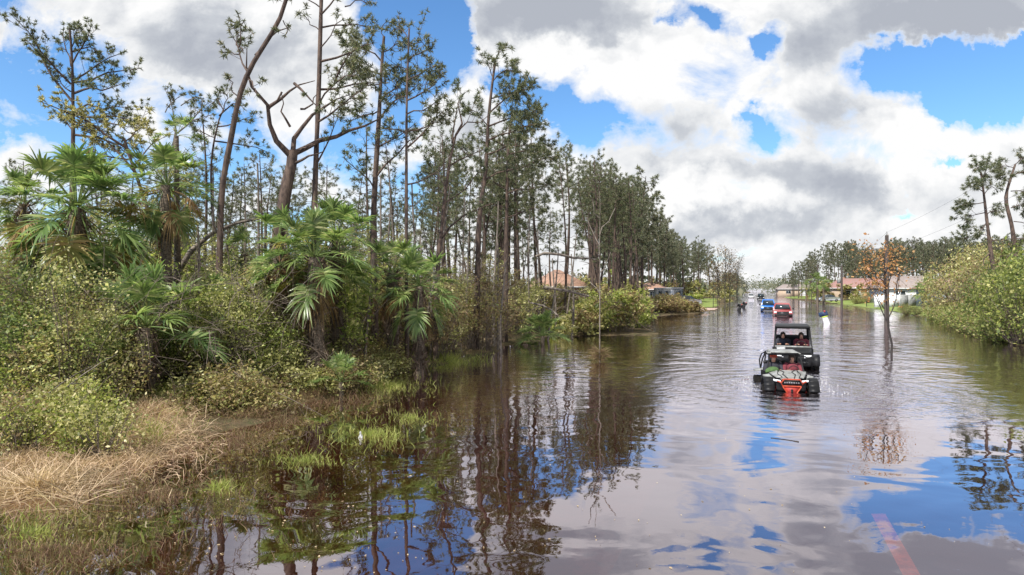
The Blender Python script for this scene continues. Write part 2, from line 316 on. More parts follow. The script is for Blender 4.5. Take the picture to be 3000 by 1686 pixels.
    def cyl(s, c, r, w_, k=20, axis='X', m=0):
        th = np.arange(k) * 2 * math.pi / k; z0 = np.zeros(k)
        R = [np.stack([z0 + e, np.cos(th) * r, np.sin(th) * r], 1) for e in (-w_ / 2, w_ / 2)]
        v = np.vstack(R + [np.array([[-w_ / 2, 0, 0], [w_ / 2, 0, 0]])])
        if axis == 'Z': v = v[:, [1, 2, 0]]
        if axis == 'Y': v = v[:, [1, 0, 2]]
        q = [(i, (i + 1) % k, (i + 1) % k + k, i + k) for i in range(k)]
        t = [(i, 2 * k, (i + 1) % k) for i in range(k)] + [(i + k, (i + 1) % k + k, 2 * k + 1) for i in range(k)]
        return s.add(v + np.array(c), q, t, m)
    def mesh(s, name, mats, smooth=False):
        me = bpy.data.meshes.new(name)
        V = np.vstack(s.V); Q = np.vstack(s.Q) if s.Q else np.zeros((0, 4), int); T = np.vstack(s.T) if s.T else np.zeros((0, 3), int)
        me.vertices.add(len(V)); me.vertices.foreach_set('co', V.astype(np.float32).ravel())
        me.loops.add(Q.size + T.size); me.polygons.add(len(Q) + len(T))
        me.loops.foreach_set('vertex_index', np.concatenate([Q.ravel(), T.ravel()]).astype(np.int32))
        ls = np.concatenate([np.arange(len(Q)) * 4, Q.size + np.arange(len(T)) * 3]).astype(np.int32)
        me.polygons.foreach_set('loop_start', ls)
        mi = np.concatenate(s.qm + s.tm) if (s.qm or s.tm) else np.zeros(0)
        for mm in (mats if isinstance(mats, (list, tuple)) else [mats]): me.materials.append(mm)
        me.polygons.foreach_set('material_index', mi.astype(np.int32))
        if smooth: me.polygons.foreach_set('use_smooth', np.ones(len(mi), bool))
        me.update(calc_edges=True); me.validate(); return me
    def build(s, name, mats, parent=None, smooth=False, bevel=0.0):
        o = bpy.data.objects.new(name, s.mesh(name, mats, smooth)); COL.objects.link(o)
        if parent is not None: o.parent = parent
        if bevel:
            b = o.modifiers.new('bevel', 'BEVEL'); b.width = bevel; b.segments = 2; b.limit_method = 'ANGLE'; b.angle_limit = math.radians(35)
        return o
def link(name, me, parent=None):
    o = bpy.data.objects.new(name, me); COL.objects.link(o)
    if parent is not None: o.parent = parent
    return o
def tag(o, label=None, cat=None, group=None, kind=None):
    if label: o['label'] = label
    if cat: o['category'] = cat
    if group: o['group'] = group
    if kind: o['kind'] = kind
    return o
def thing(name, label, cat, loc=(0, 0, 0), rz=0.0, group=None):
    o = bpy.data.objects.new(name, None); o.empty_display_size = 0.3; COL.objects.link(o)
    o.location = loc; o.rotation_euler = (0, 0, rz); return tag(o, label, cat, group)
def copy_tree(o, parent=None):
    c = o.copy(); COL.objects.link(c)
    if parent is not None: c.parent = parent
    for ch in [x for x in o.children]: copy_tree(ch, c)
    return c
def P(px, py, D): return np.array([(px - 1500) / F * D, D, CH - (py - HZ) / F * D])
def gp(px, py): D = CH * F / (py - HZ); return np.array([(px - 1500) / F * D, D, 0.0])
def xof(px, D): return (px - 1500) / F * D

# ------------------------------------------------------------------ terrain
LEFT = [(-60, 2.0), (-14, 4.5), gp(-160, 1490)[:2], gp(100, 1430)[:2], gp(330, 1370)[:2], gp(510, 1300)[:2], gp(660, 1250)[:2], gp(800, 1205)[:2], gp(930, 1170)[:2], gp(1080, 1125)[:2], gp(1220, 1080)[:2], gp(1400, 1040)[:2], gp(1540, 1004)[:2], gp(1640, 985)[:2], gp(1900, 983)[:2],
        gp(1905, 955)[:2], gp(1850, 938)[:2], gp(1930, 925)[:2], gp(2040, 918)[:2], gp(2105, 908)[:2], gp(2112, 896)[:2], (62, 170), (92, 250), (330, 850), (-2500, 900)]
RIGHT = [(60, -5), (34, 14), (29.5, 26), gp(3000, 1016)[:2], gp(2900, 992)[:2], gp(2810, 962)[:2], gp(2720, 930)[:2], gp(2640, 917)[:2], gp(2560, 903)[:2], gp(2480, 892)[:2], gp(2430, 889)[:2], gp(2340, 880)[:2], gp(2300, 872)[:2], (112, 250), (360, 850), (2500, 900), (2500, -5)]
LEFT = np.array([tuple(map(float, p)) for p in LEFT]); RIGHT = np.array([tuple(map(float, p)) for p in RIGHT])
def sdist(poly, P2):
    n = len(poly); ins = np.zeros(len(P2), bool); dm = np.full(len(P2), 1e9)
    for i in range(n):
        a = poly[i]; b = poly[(i + 1) % n]; ab = b - a; t = np.clip(((P2 - a) @ ab) / (ab @ ab), 0, 1)
        dm = np.minimum(dm, np.linalg.norm(P2 - (a + t[:, None] * ab), axis=1))
        c = ((a[1] > P2[:, 1]) != (b[1] > P2[:, 1])); 
        with np.errstate(divide='ignore', invalid='ignore'): xi = a[0] + (P2[:, 1] - a[1]) * (b[0] - a[0]) / (b[1] - a[1])
        ins ^= c & (P2[:, 0] < xi)
    return np.where(ins, dm, -dm)
def vnoise(x, y):
    return (np.sin(x * 0.9 + 1.3 * np.sin(y * 0.7)) + np.sin(y * 1.1 + 1.7 * np.sin(x * 0.5 + 1)) + 0.5 * np.sin(2.3 * x + y * 1.9)) / 2.5
def zt(x, y):
    p = np.stack([np.ravel(x), np.ravel(y)], 1).astype(float)
    dl, dr = sdist(LEFT, p), sdist(RIGHT, p); d = np.maximum(dl, dr); nz = vnoise(p[:, 0], p[:, 1])
    dn = d + nz * np.where(dl > dr, 0.55, 0.2)
    rise = np.where(dl > dr, 0.42, 0.7)
    return np.where(dn > 0, 0.03 + rise * (1 - np.exp(-np.maximum(dn, 0) / 5)) + 0.03 * nz, np.maximum(-0.52, 0.02 + dn * 0.16))
def graded(a, b, fine, coarse, c0, c1):
    xs = list(np.arange(c0, c1, fine)); st = fine; x = c1
    while x < b: xs.append(x); st = min(st * 1.12, coarse); x += st
    xs.append(b); x = c0; st = fine
    while x > a: st = min(st * 1.12, coarse); x -= st; xs.insert(0, x)
    return np.array(xs)
gx = graded(-2400, 2400, 0.5, 90, -16, 42); gy = graded(-300, 2600, 0.45, 90, 5, 80)
GX, GY = np.meshgrid(gx, gy); GZ = zt(GX, GY).reshape(GX.shape)
nx, ny = len(gx), len(gy); ii = (np.arange(ny - 1)[:, None] * nx + np.arange(nx - 1)[None]).ravel()
g = MB().add(np.stack([GX.ravel(), GY.ravel(), GZ.ravel()], 1), np.stack([ii, ii + 1, ii + nx + 1, ii + nx], 1))
tag(g.build('ground', M['soil'], smooth=True), kind='structure')
wm = MB().add([(-2400, -300, 0), (2400, -300, 0), (2400, 2600, 0), (-2400, 2600, 0)], [(0, 1, 2, 3)])
tag(wm.build('water', M['water']), kind='structure')
def strip(off0, off1, y0, y1, z, n=40):
    ys = np.linspace(y0, y1, n); v = []
    for y in ys: v += [(0.397 * y + off0, y, z), (0.397 * y + off1, y, z)]
    return MB().add(v, [(2 * i, 2 * i + 1, 2 * i + 3, 2 * i + 2) for i in range(n - 1)])
tag(strip(-1.8, 5.6, -5, 400, -0.512).build('road', M['asphalt']), kind='structure')
ln = MB()
ln = strip(1.80, 2.02, -5, 9.6, -0.506)
tag(ln.build('road_centre_line', M['roadpaint']), kind='structure')
# mown lawns in front of the houses, and the strip of lawn across the street
def sheet(name, poly, mt, dz=0.03, n=44):
    poly = np.array(poly, float); lo, hi = poly.min(0), poly.max(0)
    xs = np.linspace(lo[0], hi[0], n); ys = np.linspace(lo[1], hi[1], n); X, Y = np.meshgrid(xs, ys)
    Z = zt(X, Y) + dz; ins = sdist(poly, np.stack([X.ravel(), Y.ravel()], 1)) > 0
    i = (np.arange(n - 1)[:, None] * n + np.arange(n - 1)[None]).ravel()
    q = np.stack([i, i + 1, i + n + 1, i + n], 1); q = q[ins[q].all(1)]
    return tag(MB().add(np.stack([X.ravel(), Y.ravel(), Z], 1), q).build(name, mt, smooth=True), kind='structure')
sheet('lawn', [(xof(2300, 225), 235), (xof(2345, 170), 165), (xof(2425, 130), 128), (xof(2430, 126), 126), (xof(2560, 93), 93), (xof(2640, 76), 76), (xof(2735, 62), 62), (xof(2900, 60), 60), (xof(2960, 110), 110), (xof(2700, 190), 190)], M['lawn'], n=150)
sheet('lawn', [(xof(2015, 92), 92), (xof(2100, 96), 96), (xof(2112, 112), 112), (xof(2122, 170), 175), (xof(2050, 175), 175), (xof(2000, 120), 120)], M['lawn'], n=60)
sheet('driveway', [(xof(2048, 79), 80), (xof(2104, 86), 87), (xof(2108, 95), 95), (xof(2052, 90), 90)], M['slab'], 0.05, n=50)
# ------------------------------------------------------------------ plants
def R(seed): return np.random.default_rng(seed)
def unit(v): return v / (np.linalg.norm(v) + 1e-9)
def tufts(mb, pts, dirs, rng, L=0.24, nb=13, W=0.02, spread=0.75, droop=0.12):
    L = L * 0.84; W = W * 0.86
    pts = np.asarray(pts); dirs = np.asarray(dirs); n = len(pts)
    if n == 0: return
    B = np.repeat(pts, nb, 0); Dm = np.repeat(dirs, nb, 0) * 0.6 + rng.normal(size=(n * nb, 3)) * spread
    mb.blades(B, Dm, L * rng.uniform(0.6, 1.15, n * nb), W, droop, rng)
def bez(a, b, c, n):
    t = np.linspace(0, 1, n)[:, None]; return (1 - t) ** 2 * a + 2 * t * (1 - t) * b + t * t * c
def dress(tr, cr, path, r0, rng, dens=1.0, twl=0.9, start=0.35, L=0.24, nb=13, W=0.022, up=0.35):
    """twigs with needle tufts along the outer part of a limb"""
    path = np.asarray(path); seg = np.linalg.norm(np.diff(path, axis=0), axis=1); tot = seg.sum(); cum = np.concatenate([[0], np.cumsum(seg)])
    nt = max(2, int(tot * (1 - start) * 6.6 * dens)); tp, td = [], []
    for k in range(nt):
        s_ = tot * (start + (1 - start) * (k + rng.uniform(0, 1)) / nt); i = min(len(seg) - 1, np.searchsorted(cum, s_) - 1); i = max(i, 0)
        f = (s_ - cum[i]) / (seg[i] + 1e-9); p = path[i] + (path[i + 1] - path[i]) * f; d = unit(path[i + 1] - path[i])
        sd = unit(np.cross(d, rng.normal(size=3))); l = twl * rng.uniform(0.35, 1.1) * (1.1 - 0.5 * s_ / tot)
        e = p + (d * 0.55 + sd * 0.8 + np.array([0, 0, up])) * l; mid = (p + e) / 2 + sd * l * 0.12 + np.array([0, 0, -0.05 * l])
        tr.tube(bez(p, mid, e, 4), np.linspace(0.008, 0.004, 4) * (1 + l * 0.4), 3)
        for q in range(int(2 + l * 6)):
            ff = rng.uniform(0.45, 1.0) if q else 1.0
            pt = p + (e - p) * ff + rng.normal(size=3) * 0.09 * l * (q > 0); tp.append(pt); td.append(unit(e - p) + np.array([0, 0, 0.35]))
    tp.append(path[-1]); td.append(unit(path[-1] - path[-2]))
    tufts(cr, tp, td, rng, L, nb, W)
def pine_proto(seed, h=14.0, r=0.17, crown=0.45, wid=2.4, nl=26, lean=0.0, dens=1.0, nb=12, L=0.26, W=0.024, bare=5, bushy=1.0, k=7):
    rng = R(seed); tr, cr = MB(), MB()
    n = 12; t = np.linspace(0, 1, n); ph = rng.uniform(0, 6.28, 2); am = rng.uniform(0.1, 0.3)
    path = np.stack([lean * t ** 1.6 * h + am * np.sin(t * 4 + ph[0]) - am * math.sin(ph[0]), am * np.sin(t * 3.4 + ph[1]) - am * math.sin(ph[1]), t * h], 1)
    path = np.vstack([path[:1] - [0, 0, 0.7], path]); rad = np.concatenate([[r * 1.25], r * (1 - 0.80 * t ** 1.15)])
    tr.tube(path, rad, k)
    tip = path[-1]
    def at(f): x = f * (n - 1); i = min(int(x), n - 2); return path[1 + i] + (path[2 + i] - path[1 + i]) * (x - i)
    az = rng.uniform(0, 6.28)
    for j in range(nl):
        f = 1 - crown * (j / nl) ** 0.9 - 0.02; az += 2.4 + rng.normal() * 0.35; p = at(f)
        q = (1 - f) / crown
        l = wid * (0.35 + 0.65 * math.sin(min(1, q * 1.25 + 0.1) * math.pi * 0.62)) * rng.uniform(0.55, 1.15)
        d = np.array([math.cos(az), math.sin(az), 0]); rise = rng.uniform(0.25, 0.9) * (1 - 0.8 * q)
        e = p + d * l + np.array([0, 0, l * rise]); m_ = p + d * l * 0.5 + np.array([0, 0, l * (rise * 0.25)])
        pa = bez(p, m_, e, 6); pa[1:-1] += rng.normal(size=(4, 3)) * 0.05 * l
        tr.tube(pa, np.linspace(r * 0.17, 0.008, 6), 4)
        dress(tr, cr, pa, r * 0.3, rng, dens, 0.75 * bushy, 0.3, L, nb, W)
    for j in range(bare):                                       # dead snapped stubs under the crown
        f = rng.uniform(0.1, max(.3, 1 - crown)); p = at(f); a = rng.uniform(0, 6.28); l = rng.uniform(0.3, 1.5)
        d = np.array([math.cos(a), math.sin(a), rng.uniform(-0.3, 0.3)]); tr.tube(bez(p, p + d * l * 0.5, p + d * l + [0, 0, -0.1 * l], 4), np.linspace(0.035, 0.01, 4), 3)
    return tr.mesh('trunk', M['bark'], True), cr.mesh('crown', M['pine'])
def place_tree(name, pr, x, y, label, cat, group=None, s=1.0, rz=0.0, z=None, tilt=(0, 0)):
    o = thing(name, label, cat, (x, y, zt(x, y)[0] if z is None else z), rz, group); o.scale = (s, s, s); o.rotation_euler = (tilt[0], tilt[1], rz)
    link('trunk', pr[0], o); link('crown', pr[1], o); return o

def hero(label, D, trunk, limbs, seed, r0=0.2, r1=0.05, needles='pine', dens=1.0, base=None, tuftL=0.24, twl=0.9, start=0.3, nb=13, sway=0.35, name='pine_tree', bark='bark', W=0.028, xl=0):
    """a tree whose trunk and main limbs follow the ones seen in the photo, with depth of its own"""
    rng = R(seed); tr, cr = MB(), MB()
    bx, by = P(trunk[0][0], trunk[0][1], D)[:2]; bz = zt(bx, by)[0]; org = np.array([bx, by, bz])
    tp = [np.array([bx, by, bz - 0.5])] + [P(a, b, D) for a, b in trunk if P(a, b, D)[2] > bz + 0.2]
    tp = np.array(tp); nn = len(tp); ph = rng.uniform(0, 6)
    tp[1:, 1] += sway * np.sin(np.linspace(0, 3, nn - 1) + ph) - sway * math.sin(ph)
    # smooth the trunk
    ss = np.concatenate([[0], np.cumsum(np.linalg.norm(np.diff(tp, axis=0), axis=1))]); S = np.linspace(0, ss[-1], max(10, int(ss[-1] * 2)))
    tp2 = np.stack([np.interp(S, ss, tp[:, c]) for c in range(3)], 1); kk = np.array([1, 2, 3, 2, 1]) / 9.0
    for c in range(3): a_ = np.pad(tp2[:, c], 2, mode='edge'); tp2[2:-2, c] = np.convolve(a_, kk, 'valid')[2:-2]
    tr.tube(tp2 - org, np.linspace(r0, r1, len(S)) * (1 + 0.06 * rng.normal(size=len(S))), 9)
    for lb in limbs:
        leafy = lb[0] if isinstance(lb[0], (int, float)) else 1.0
        pts = lb[1:] if isinstance(lb[0], (int, float)) else lb
        p3 = np.array([P(a, b, D) for a, b in pts]); i0 = np.argmin(np.linalg.norm(tp2[:, [0, 2]] - p3[0][[0, 2]], axis=1)); 
        dep0 = tp2[i0, 1] - D if np.linalg.norm(tp2[i0][[0, 2]] - p3[0][[0, 2]]) < 0.6 else 0
        ln_ = np.concatenate([[0], np.cumsum(np.linalg.norm(np.diff(p3, axis=0), axis=1))]); slope = rng.uniform(-0.65, 0.65)
        p3[:, 1] += dep0 + slope * ln_
        S = np.linspace(0, ln_[-1], max(5, int(ln_[-1] * 2.2))); q = np.stack([np.interp(S, ln_, p3[:, c]) for c in range(3)], 1); q[1:] += rng.normal(size=q[1:].shape) * 0.035
        rr = min(r0 * 0.62, (0.016 + 0.028 * ln_[-1]) if leafy <= 0.2 else (0.010 + 0.015 * ln_[-1])); tr.tube(q - org, np.linspace(rr, 0.012, len(S)), 6)
        if leafy > 0:
            subs = int(ln_[-1] * 1.3 * leafy)
            for k in range(subs):                                # secondary branches reach out in depth as well
                f = rng.uniform(0.3, 0.97); i = int(f * (len(q) - 1)); d = unit(q[min(i + 1, len(q) - 1)] - q[max(i - 1, 0)]); sd = rng.normal(size=3) * [0.8, 1.1, 0.6]; sd[2] = abs(sd[2]) * 0.7
                l = rng.uniform(0.6, 1.5) * (1.15 - 0.5 * f) * min(1.2, 0.5 + ln_[-1] * 0.3); e = q[i] + unit(d * 0.8 + unit(sd)) * l
                pa = bez(q[i], (q[i] + e) / 2 - [0, 0, 0.08 * l], e, 5); tr.tube(pa - org, np.linspace(0.013, 0.005, 5), 4); dress(tr, cr, pa - org, 0.02, rng, dens * 0.8, twl * 0.6, 0.3, tuftL, nb, W)
            dress(tr, cr, q - org, rr, rng, dens * leafy, twl, start, tuftL, nb, W)
    o = thing(name, label, 'tree', tuple(org)); tr.build('trunk', M[bark], o, True)
    if cr.n: cr.build('crown', M[needles], o)
    return o

# ---- hero trees of the left bank, front row
hero('pine with wide spreading crown alone against blue sky at far left', 26,
     [(205, 1000), (205, 700), (207, 480), (212, 400), (215, 300), (222, 215), (224, 140), (226, 95)],
     [[(212, 385), (160, 340), (130, 320)], [(214, 300), (160, 230), (120, 165), (75, 120)], [(214, 250), (170, 190), (140, 110), (120, 95)], [(218, 200), (190, 140), (165, 90)], [(222, 150), (235, 110), (245, 85)], [(222, 190), (280, 130), (300, 100)],
      [(222, 245), (290, 210), (340, 190), (380, 180)], [(220, 240), (270, 170), (320, 130)], [(222, 275), (290, 268), (350, 285), (420, 275)], [(222, 330), (280, 350), (330, 345), (390, 360), (430, 385)], [(220, 325), (260, 300), (300, 320), (370, 310)],
      [(218, 395), (280, 400), (330, 420), (370, 450), (400, 470)], [(215, 360), (270, 360), (310, 385)], [(210, 270), (170, 250), (150, 200)], [(222, 160), (260, 140), (290, 150), (310, 175)]], 11, 0.15, 0.04, dens=1.2, twl=0.6, tuftL=0.19, nb=14)
hero('long curved leaning pine with one small tufted branch at its left', 19,
     [(640, 1000), (642, 780), (646, 690), (650, 600), (655, 520), (668, 470), (690, 410), (698, 345), (706, 290), (725, 262), (742, 230), (765, 185), (815, 125), (850, 85), (866, 30), (872, -60), (872, -160)],
     [[1.0, (740, 222), (715, 175), (695, 140), (690, 95)], [1.0, (712, 150), (680, 120), (660, 95)], [0.9, (700, 160), (665, 165), (650, 160)], [0.6, (708, 290), (690, 270), (690, 240)], [0.6, (700, 140), (720, 100), (725, 80)],
      [0, (768, 180), (790, 120), (800, 105), (845, 70)], [0.25, (742, 245), (765, 262), (790, 310)], [0.5, (866, 30), (830, 20), (822, 0)], [0.5, (870, -20), (930, -40), (960, -60)], [0.3, (850, 85), (862, 110), (850, 118)], [0.8, (872, -100), (820, -140)], [0.8, (872, -120), (930, -170)]], 12, 0.115, 0.05, dens=0.9, tuftL=0.2, twl=0.6)
hero('forked tree with thick bare arching limbs and hardly any needles', 21,
     [(800, 1000), (800, 760), (812, 640), (820, 540), (835, 470), (838, 430)],
     [[0, (836, 450), (805, 420), (788, 370), (785, 315), (750, 270), (762, 190), (765, 175)], [0, (786, 315), (830, 275), (870, 235), (905, 222)], [0, (838, 440), (838, 400), (850, 370), (880, 320), (930, 275), (1000, 245)], [0, (850, 372), (832, 330), (832, 285)],
      [0.15, (838, 440), (880, 400), (930, 380), (980, 355), (1040, 310), (1090, 260)], [0, (840, 470), (870, 465), (910, 448), (960, 445)], [0, (838, 455), (860, 425), (905, 415)], [0, (880, 320), (905, 310), (925, 270)], [0.2, (862, 245), (900, 280), (950, 330)], [0, (826, 270), (800, 300), (778, 320)]], 13, 0.27, 0.18, dens=0.35, tuftL=0.2, twl=0.6, name='dead_tree')
hero('tallest straight pine whose top leaves the picture, right of the forked dead tree', 22,
     [(915, 1000), (917, 760), (918, 640), (918, 560), (917, 500), (918, 420), (920, 300), (922, 200), (922, 100), (924, 0), (926, -120), (928, -250)],
     [[0.7, (922, 60), (970, 40), (1010, 20), (1050, 30)], [0.35, (922, 125), (960, 95), (1005, 60)], [0.3, (921, 165), (980, 155), (1050, 130), (1090, 75)], [0.8, (920, 250), (980, 235), (1040, 200), (1100, 190)], [0.8, (919, 300), (960, 260), (1010, 235), (1060, 235)],
      [0.8, (919, 350), (975, 330), (1040, 300), (1085, 280)], [0.5, (924, 20), (960, -10), (1010, -30), (1060, -20)], [0.8, (1010, 20), (1050, 0), (1075, 20)], [0.7, (924, 0), (880, -20), (850, -10)], [0.5, (922, 70), (895, 50), (880, 25)], [0.6, (918, 480), (960, 400), (975, 330)],
      [1.0, (980, 240), (1030, 180), (1070, 165), (1110, 160)], [0.6, (926, -100), (990, -140)], [0.6, (926, -120), (860, -160)], [0.7, (928, -200), (980, -240)], [0.7, (928, -220), (880, -250)]], 14, 0.125, 0.06, dens=1.0, tuftL=0.24)
hero('thick-stemmed pine with a dense dark crown, just right of the tallest pine', 24,
     [(1098, 1020), (1096, 760), (1094, 650), (1098, 540), (1104, 420), (1108, 320), (1110, 230), (1112, 160), (1116, 90)],
     [[1.3, (1112, 170), (1080, 130), (1040, 120), (1000, 130)], [1.3, (1110, 210), (1060, 190), (1020, 210)], [1.2, (1110, 240), (1070, 250), (1040, 230)], [1.1, (1112, 140), (1150, 100), (1165, 80)], [1.1, (1116, 90), (1110, 70), (1120, 50)], [1.0, (1108, 290), (1150, 240), (1180, 180)], [1.0, (1108, 320), (1060, 330), (1010, 345)],
      [0.9, (1106, 350), (1150, 290), (1190, 270), (1220, 240)], [0.5, (1104, 430), (1170, 400), (1210, 370)], [0.5, (1100, 520), (1140, 470), (1190, 420), (1240, 395)], [0.5, (1100, 560), (1060, 500), (1020, 480)], [1.0, (1112, 180), (1150, 190), (1170, 220)]], 15, 0.175, 0.05, dens=1.1, tuftL=0.25)
hero('slim straight pine with a rounded open crown beside the thick stemmed one', 23,
     [(1192, 1020), (1192, 800), (1193, 600), (1194, 500), (1194, 400), (1194, 300), (1196, 200), (1197, 130), (1197, 80)],
     [[1.1, (1196, 120), (1180, 90), (1165, 70)], [1.0, (1196, 130), (1225, 120), (1245, 130)], [1.1, (1195, 180), (1240, 160), (1270, 155)], [1.1, (1194, 240), (1240, 225), (1285, 210)], [1.1, (1194, 300), (1250, 280), (1300, 240)], [1.0, (1194, 340), (1240, 330), (1290, 300)], [1.0, (1194, 390), (1250, 385), (1290, 330)],
      [1.0, (1195, 210), (1160, 190), (1140, 200)], [0.9, (1194, 290), (1155, 280), (1130, 300)], [0.8, (1194, 400), (1160, 380), (1130, 385)], [0.3, (1193, 545), (1260, 515), (1300, 470)], [0.4, (1194, 440), (1260, 380), (1295, 330)]], 16, 0.09, 0.03, dens=1.15, tuftL=0.24)
hero('thin pine leaning right with a sparse top before a white cloud', 25,
     [(1275, 1000), (1282, 780), (1290, 680), (1300, 570), (1312, 470), (1322, 400), (1350, 350)],
     [[0.6, (1320, 410), (1330, 340), (1350, 260)], [0.5, (1300, 590), (1350, 560), (1400, 500)], [0.7, (1312, 480), (1360, 440), (1420, 410)], [0.5, (1290, 700), (1340, 640), (1400, 620), (1450, 600)], [0.5, (1322, 400), (1370, 330), (1400, 340), (1430, 310)], [0.3, (1350, 350), (1330, 280), (1370, 240)], [0.8, (1300, 540), (1270, 500), (1240, 490)]], 17, 0.12, 0.04, dens=1.0)
hero('pine with heavy pointed dark crown at the right end of the tall group', 30,
     [(1395, 1000), (1400, 780), (1405, 620), (1425, 520), (1428, 440), (1430, 380), (1440, 280), (1452, 190)],
     [[1.4, (1445, 240), (1430, 200), (1420, 190)], [1.5, (1452, 190), (1460, 170), (1475, 170)], [1.4, (1445, 250), (1480, 220), (1500, 230)], [1.5, (1440, 300), (1490, 270), (1530, 260)], [1.5, (1436, 340), (1500, 300), (1555, 290)], [1.5, (1432, 380), (1500, 350), (1575, 330)],
      [1.5, (1430, 420), (1490, 400), (1570, 380)], [1.3, (1428, 460), (1480, 440), (1550, 440)], [1.2, (1426, 500), (1390, 470), (1350, 450)], [1.2, (1432, 380), (1400, 350), (1380, 340)], [1.0, (1424, 530), (1480, 500), (1560, 480)]], 18, 0.17, 0.05, dens=1.2, tuftL=0.27)
hero('broad pine with layered olive green limbs standing over the pale house', 34,
     [(1480, 1000), (1482, 800), (1484, 650), (1486, 560), (1488, 470), (1490, 400), (1500, 340)],
     [[1.5, (1490, 420), (1540, 380), (1590, 370)], [1.5, (1488, 460), (1550, 440), (1620, 420)], [1.5, (1487, 520), (1550, 490), (1630, 470)], [1.4, (1486, 560), (1440, 540), (1400, 530)], [1.4, (1486, 570), (1540, 560), (1610, 545)], [1.3, (1486, 610), (1440, 600), (1400, 620)], [1.2, (1484, 640), (1540, 620), (1600, 610)], [1.4, (1500, 340), (1540, 330), (1570, 340)], [1.2, (1490, 440), (1440, 420), (1400, 400)]], 19, 0.17, 0.05, dens=1.1, tuftL=0.28)
hero('bushy leaning tree of small greyish leaves behind the two left palms', 22,
     [(520, 1000), (505, 820), (470, 700), (445, 580), (420, 500), (400, 420)],
     [[1.2, (430, 520), (380, 450), (330, 410), (270, 380)], [1.2, (410, 480), (350, 470), (290, 450)], [1.2, (400, 430), (430, 390), (420, 360)], [1.1, (420, 500), (470, 430), (480, 400)], [1.0, (445, 580), (520, 560), (570, 520)], [1.0, (300, 360), (350, 370), (400, 400)], [0.8, (410, 450), (310, 370), (240, 350)]], 20, 0.13, 0.04, dens=1.2, twl=0.8, tuftL=0.17, nb=11, name='broadleaf_tree', needles='ggrey', W=0.035)
hero('twisted small tree with a domed airy top left of the curved pine', 28,
     [(495, 1000), (490, 800), (480, 600), (485, 480), (490, 400), (492, 370)],
     [[1.0, (492, 375), (485, 330), (480, 290), (462, 245)], [1.0, (494, 380), (520, 340), (540, 290), (535, 255)], [0.9, (510, 350), (560, 335), (600, 325)], [0.8, (484, 330), (500, 290), (520, 270)], [0.9, (530, 310), (570, 290), (590, 290)]], 21, 0.12, 0.05, dens=0.9, tuftL=0.17, twl=0.5, bark='barkgrey', name='broadleaf_tree')
hero('thin pine with airy grayish top crossing behind the curved pine', 30,
     [(625, 1000), (628, 700), (622, 500), (640, 410), (660, 360), (672, 330)],
     [[1.1, (672, 335), (650, 300), (620, 320)], [1.1, (672, 330), (690, 290), (665, 285)], [1.1, (655, 380), (720, 370), (760, 360)], [1.1, (640, 420), (720, 420), (770, 430)], [0.9, (660, 350), (730, 320), (760, 350)], [1.0, (640, 410), (610, 390), (590, 400)]], 22, 0.11, 0.03, dens=1.0, tuftL=0.2, twl=0.6)
hero('very thin tall leafless sapling standing in the water off the brushy shore', 25.5,
     [(1757, 1062), (1757, 900), (1758, 800), (1756, 700), (1760, 620), (1757, 560)],
     [[0, (1757, 720), (1735, 670), (1725, 640)], [0, (1757, 690), (1785, 640), (1800, 610)], [0, (1757, 800), (1780, 760), (1790, 740)], [0, (1757, 860), (1735, 830), (1720, 800)], [0, (1757, 640), (1740, 610), (1735, 580)], [0, (1758, 760), (1745, 720), (1742, 700)]], 23, 0.035, 0.008, name='bare_sapling', bark='barkgrey', sway=0.05)

# ---- pine prototypes and the stands behind
PN = [pine_proto(s, h, r, c, wd, nl, ln_, dn * .66, nb=nb, L=.32, W=.030) for s, h, r, c, wd, nl, ln_, dn, nb in
      [(31, 15, .16, .42, 2.0, 26, 0.0, .9, 11), (32, 14, .14, .5, 1.7, 28, .03, .8, 11), (33, 16, .18, .38, 2.3, 26, -.02, .9, 11), (34, 13, .13, .55, 1.6, 28, .05, .7, 11), (35, 15, .15, .3, 1.9, 22, .0, 1.0, 12), (36, 12, .11, .6, 1.4, 26, -.04, .8, 11)]]
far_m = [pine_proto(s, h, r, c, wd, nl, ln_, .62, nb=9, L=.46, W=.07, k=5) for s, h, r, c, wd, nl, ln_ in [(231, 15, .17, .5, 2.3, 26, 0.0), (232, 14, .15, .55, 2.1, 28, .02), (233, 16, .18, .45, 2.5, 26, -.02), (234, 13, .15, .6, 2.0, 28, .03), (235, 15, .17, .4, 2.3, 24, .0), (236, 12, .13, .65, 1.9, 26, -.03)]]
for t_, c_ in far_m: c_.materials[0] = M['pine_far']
rng = R(77)
def stand(n, pxr, Dr, hr, label, group, seed, protos=PN, skip=None, name='pine_tree', hfun=None, along=None):
    rg = R(seed); k = 0; tries = 0
    while k < n and tries < n * 30:
        tries += 1
        if along is None: D = math.sqrt(rg.uniform(Dr[0] ** 2, Dr[1] ** 2)); px = rg.uniform(*pxr); x = xof(px, D)
        else: D = Dr[0] * (Dr[1] / Dr[0]) ** rg.uniform(0, 1); x = 0.397 * D + rg.uniform(*along); px = 1500 + F * x / D
        if px < pxr[0] or px > pxr[1]: continue
        if zt(x, D)[0] < 0.05: continue
        if skip and skip(px, D, x): continue
        h = rg.uniform(*hr) if hfun is None else hfun(px, D, rg); i = rg.integers(len(protos)); H = [15, 14, 16, 13, 15, 12][i % 6]
        place_tree(name, protos[i], x, D, label, 'tree', group, h / H, rg.uniform(0, 6.28), tilt=(rg.normal() * .04, rg.normal() * .04)); k += 1
houseskip = lambda px, D, x: (1560 < px < 1720 and D < 62) or (1880 < px < 2060 and D < 115)
stand(20, (1130, 1680), (32, 60), (9, 13), 'slender pine in the open stand behind the brushy shore, before the peach house', 'pines of the middle stand', 41, skip=lambda px, D, x: 1590 < px < 1680 and D < 55)
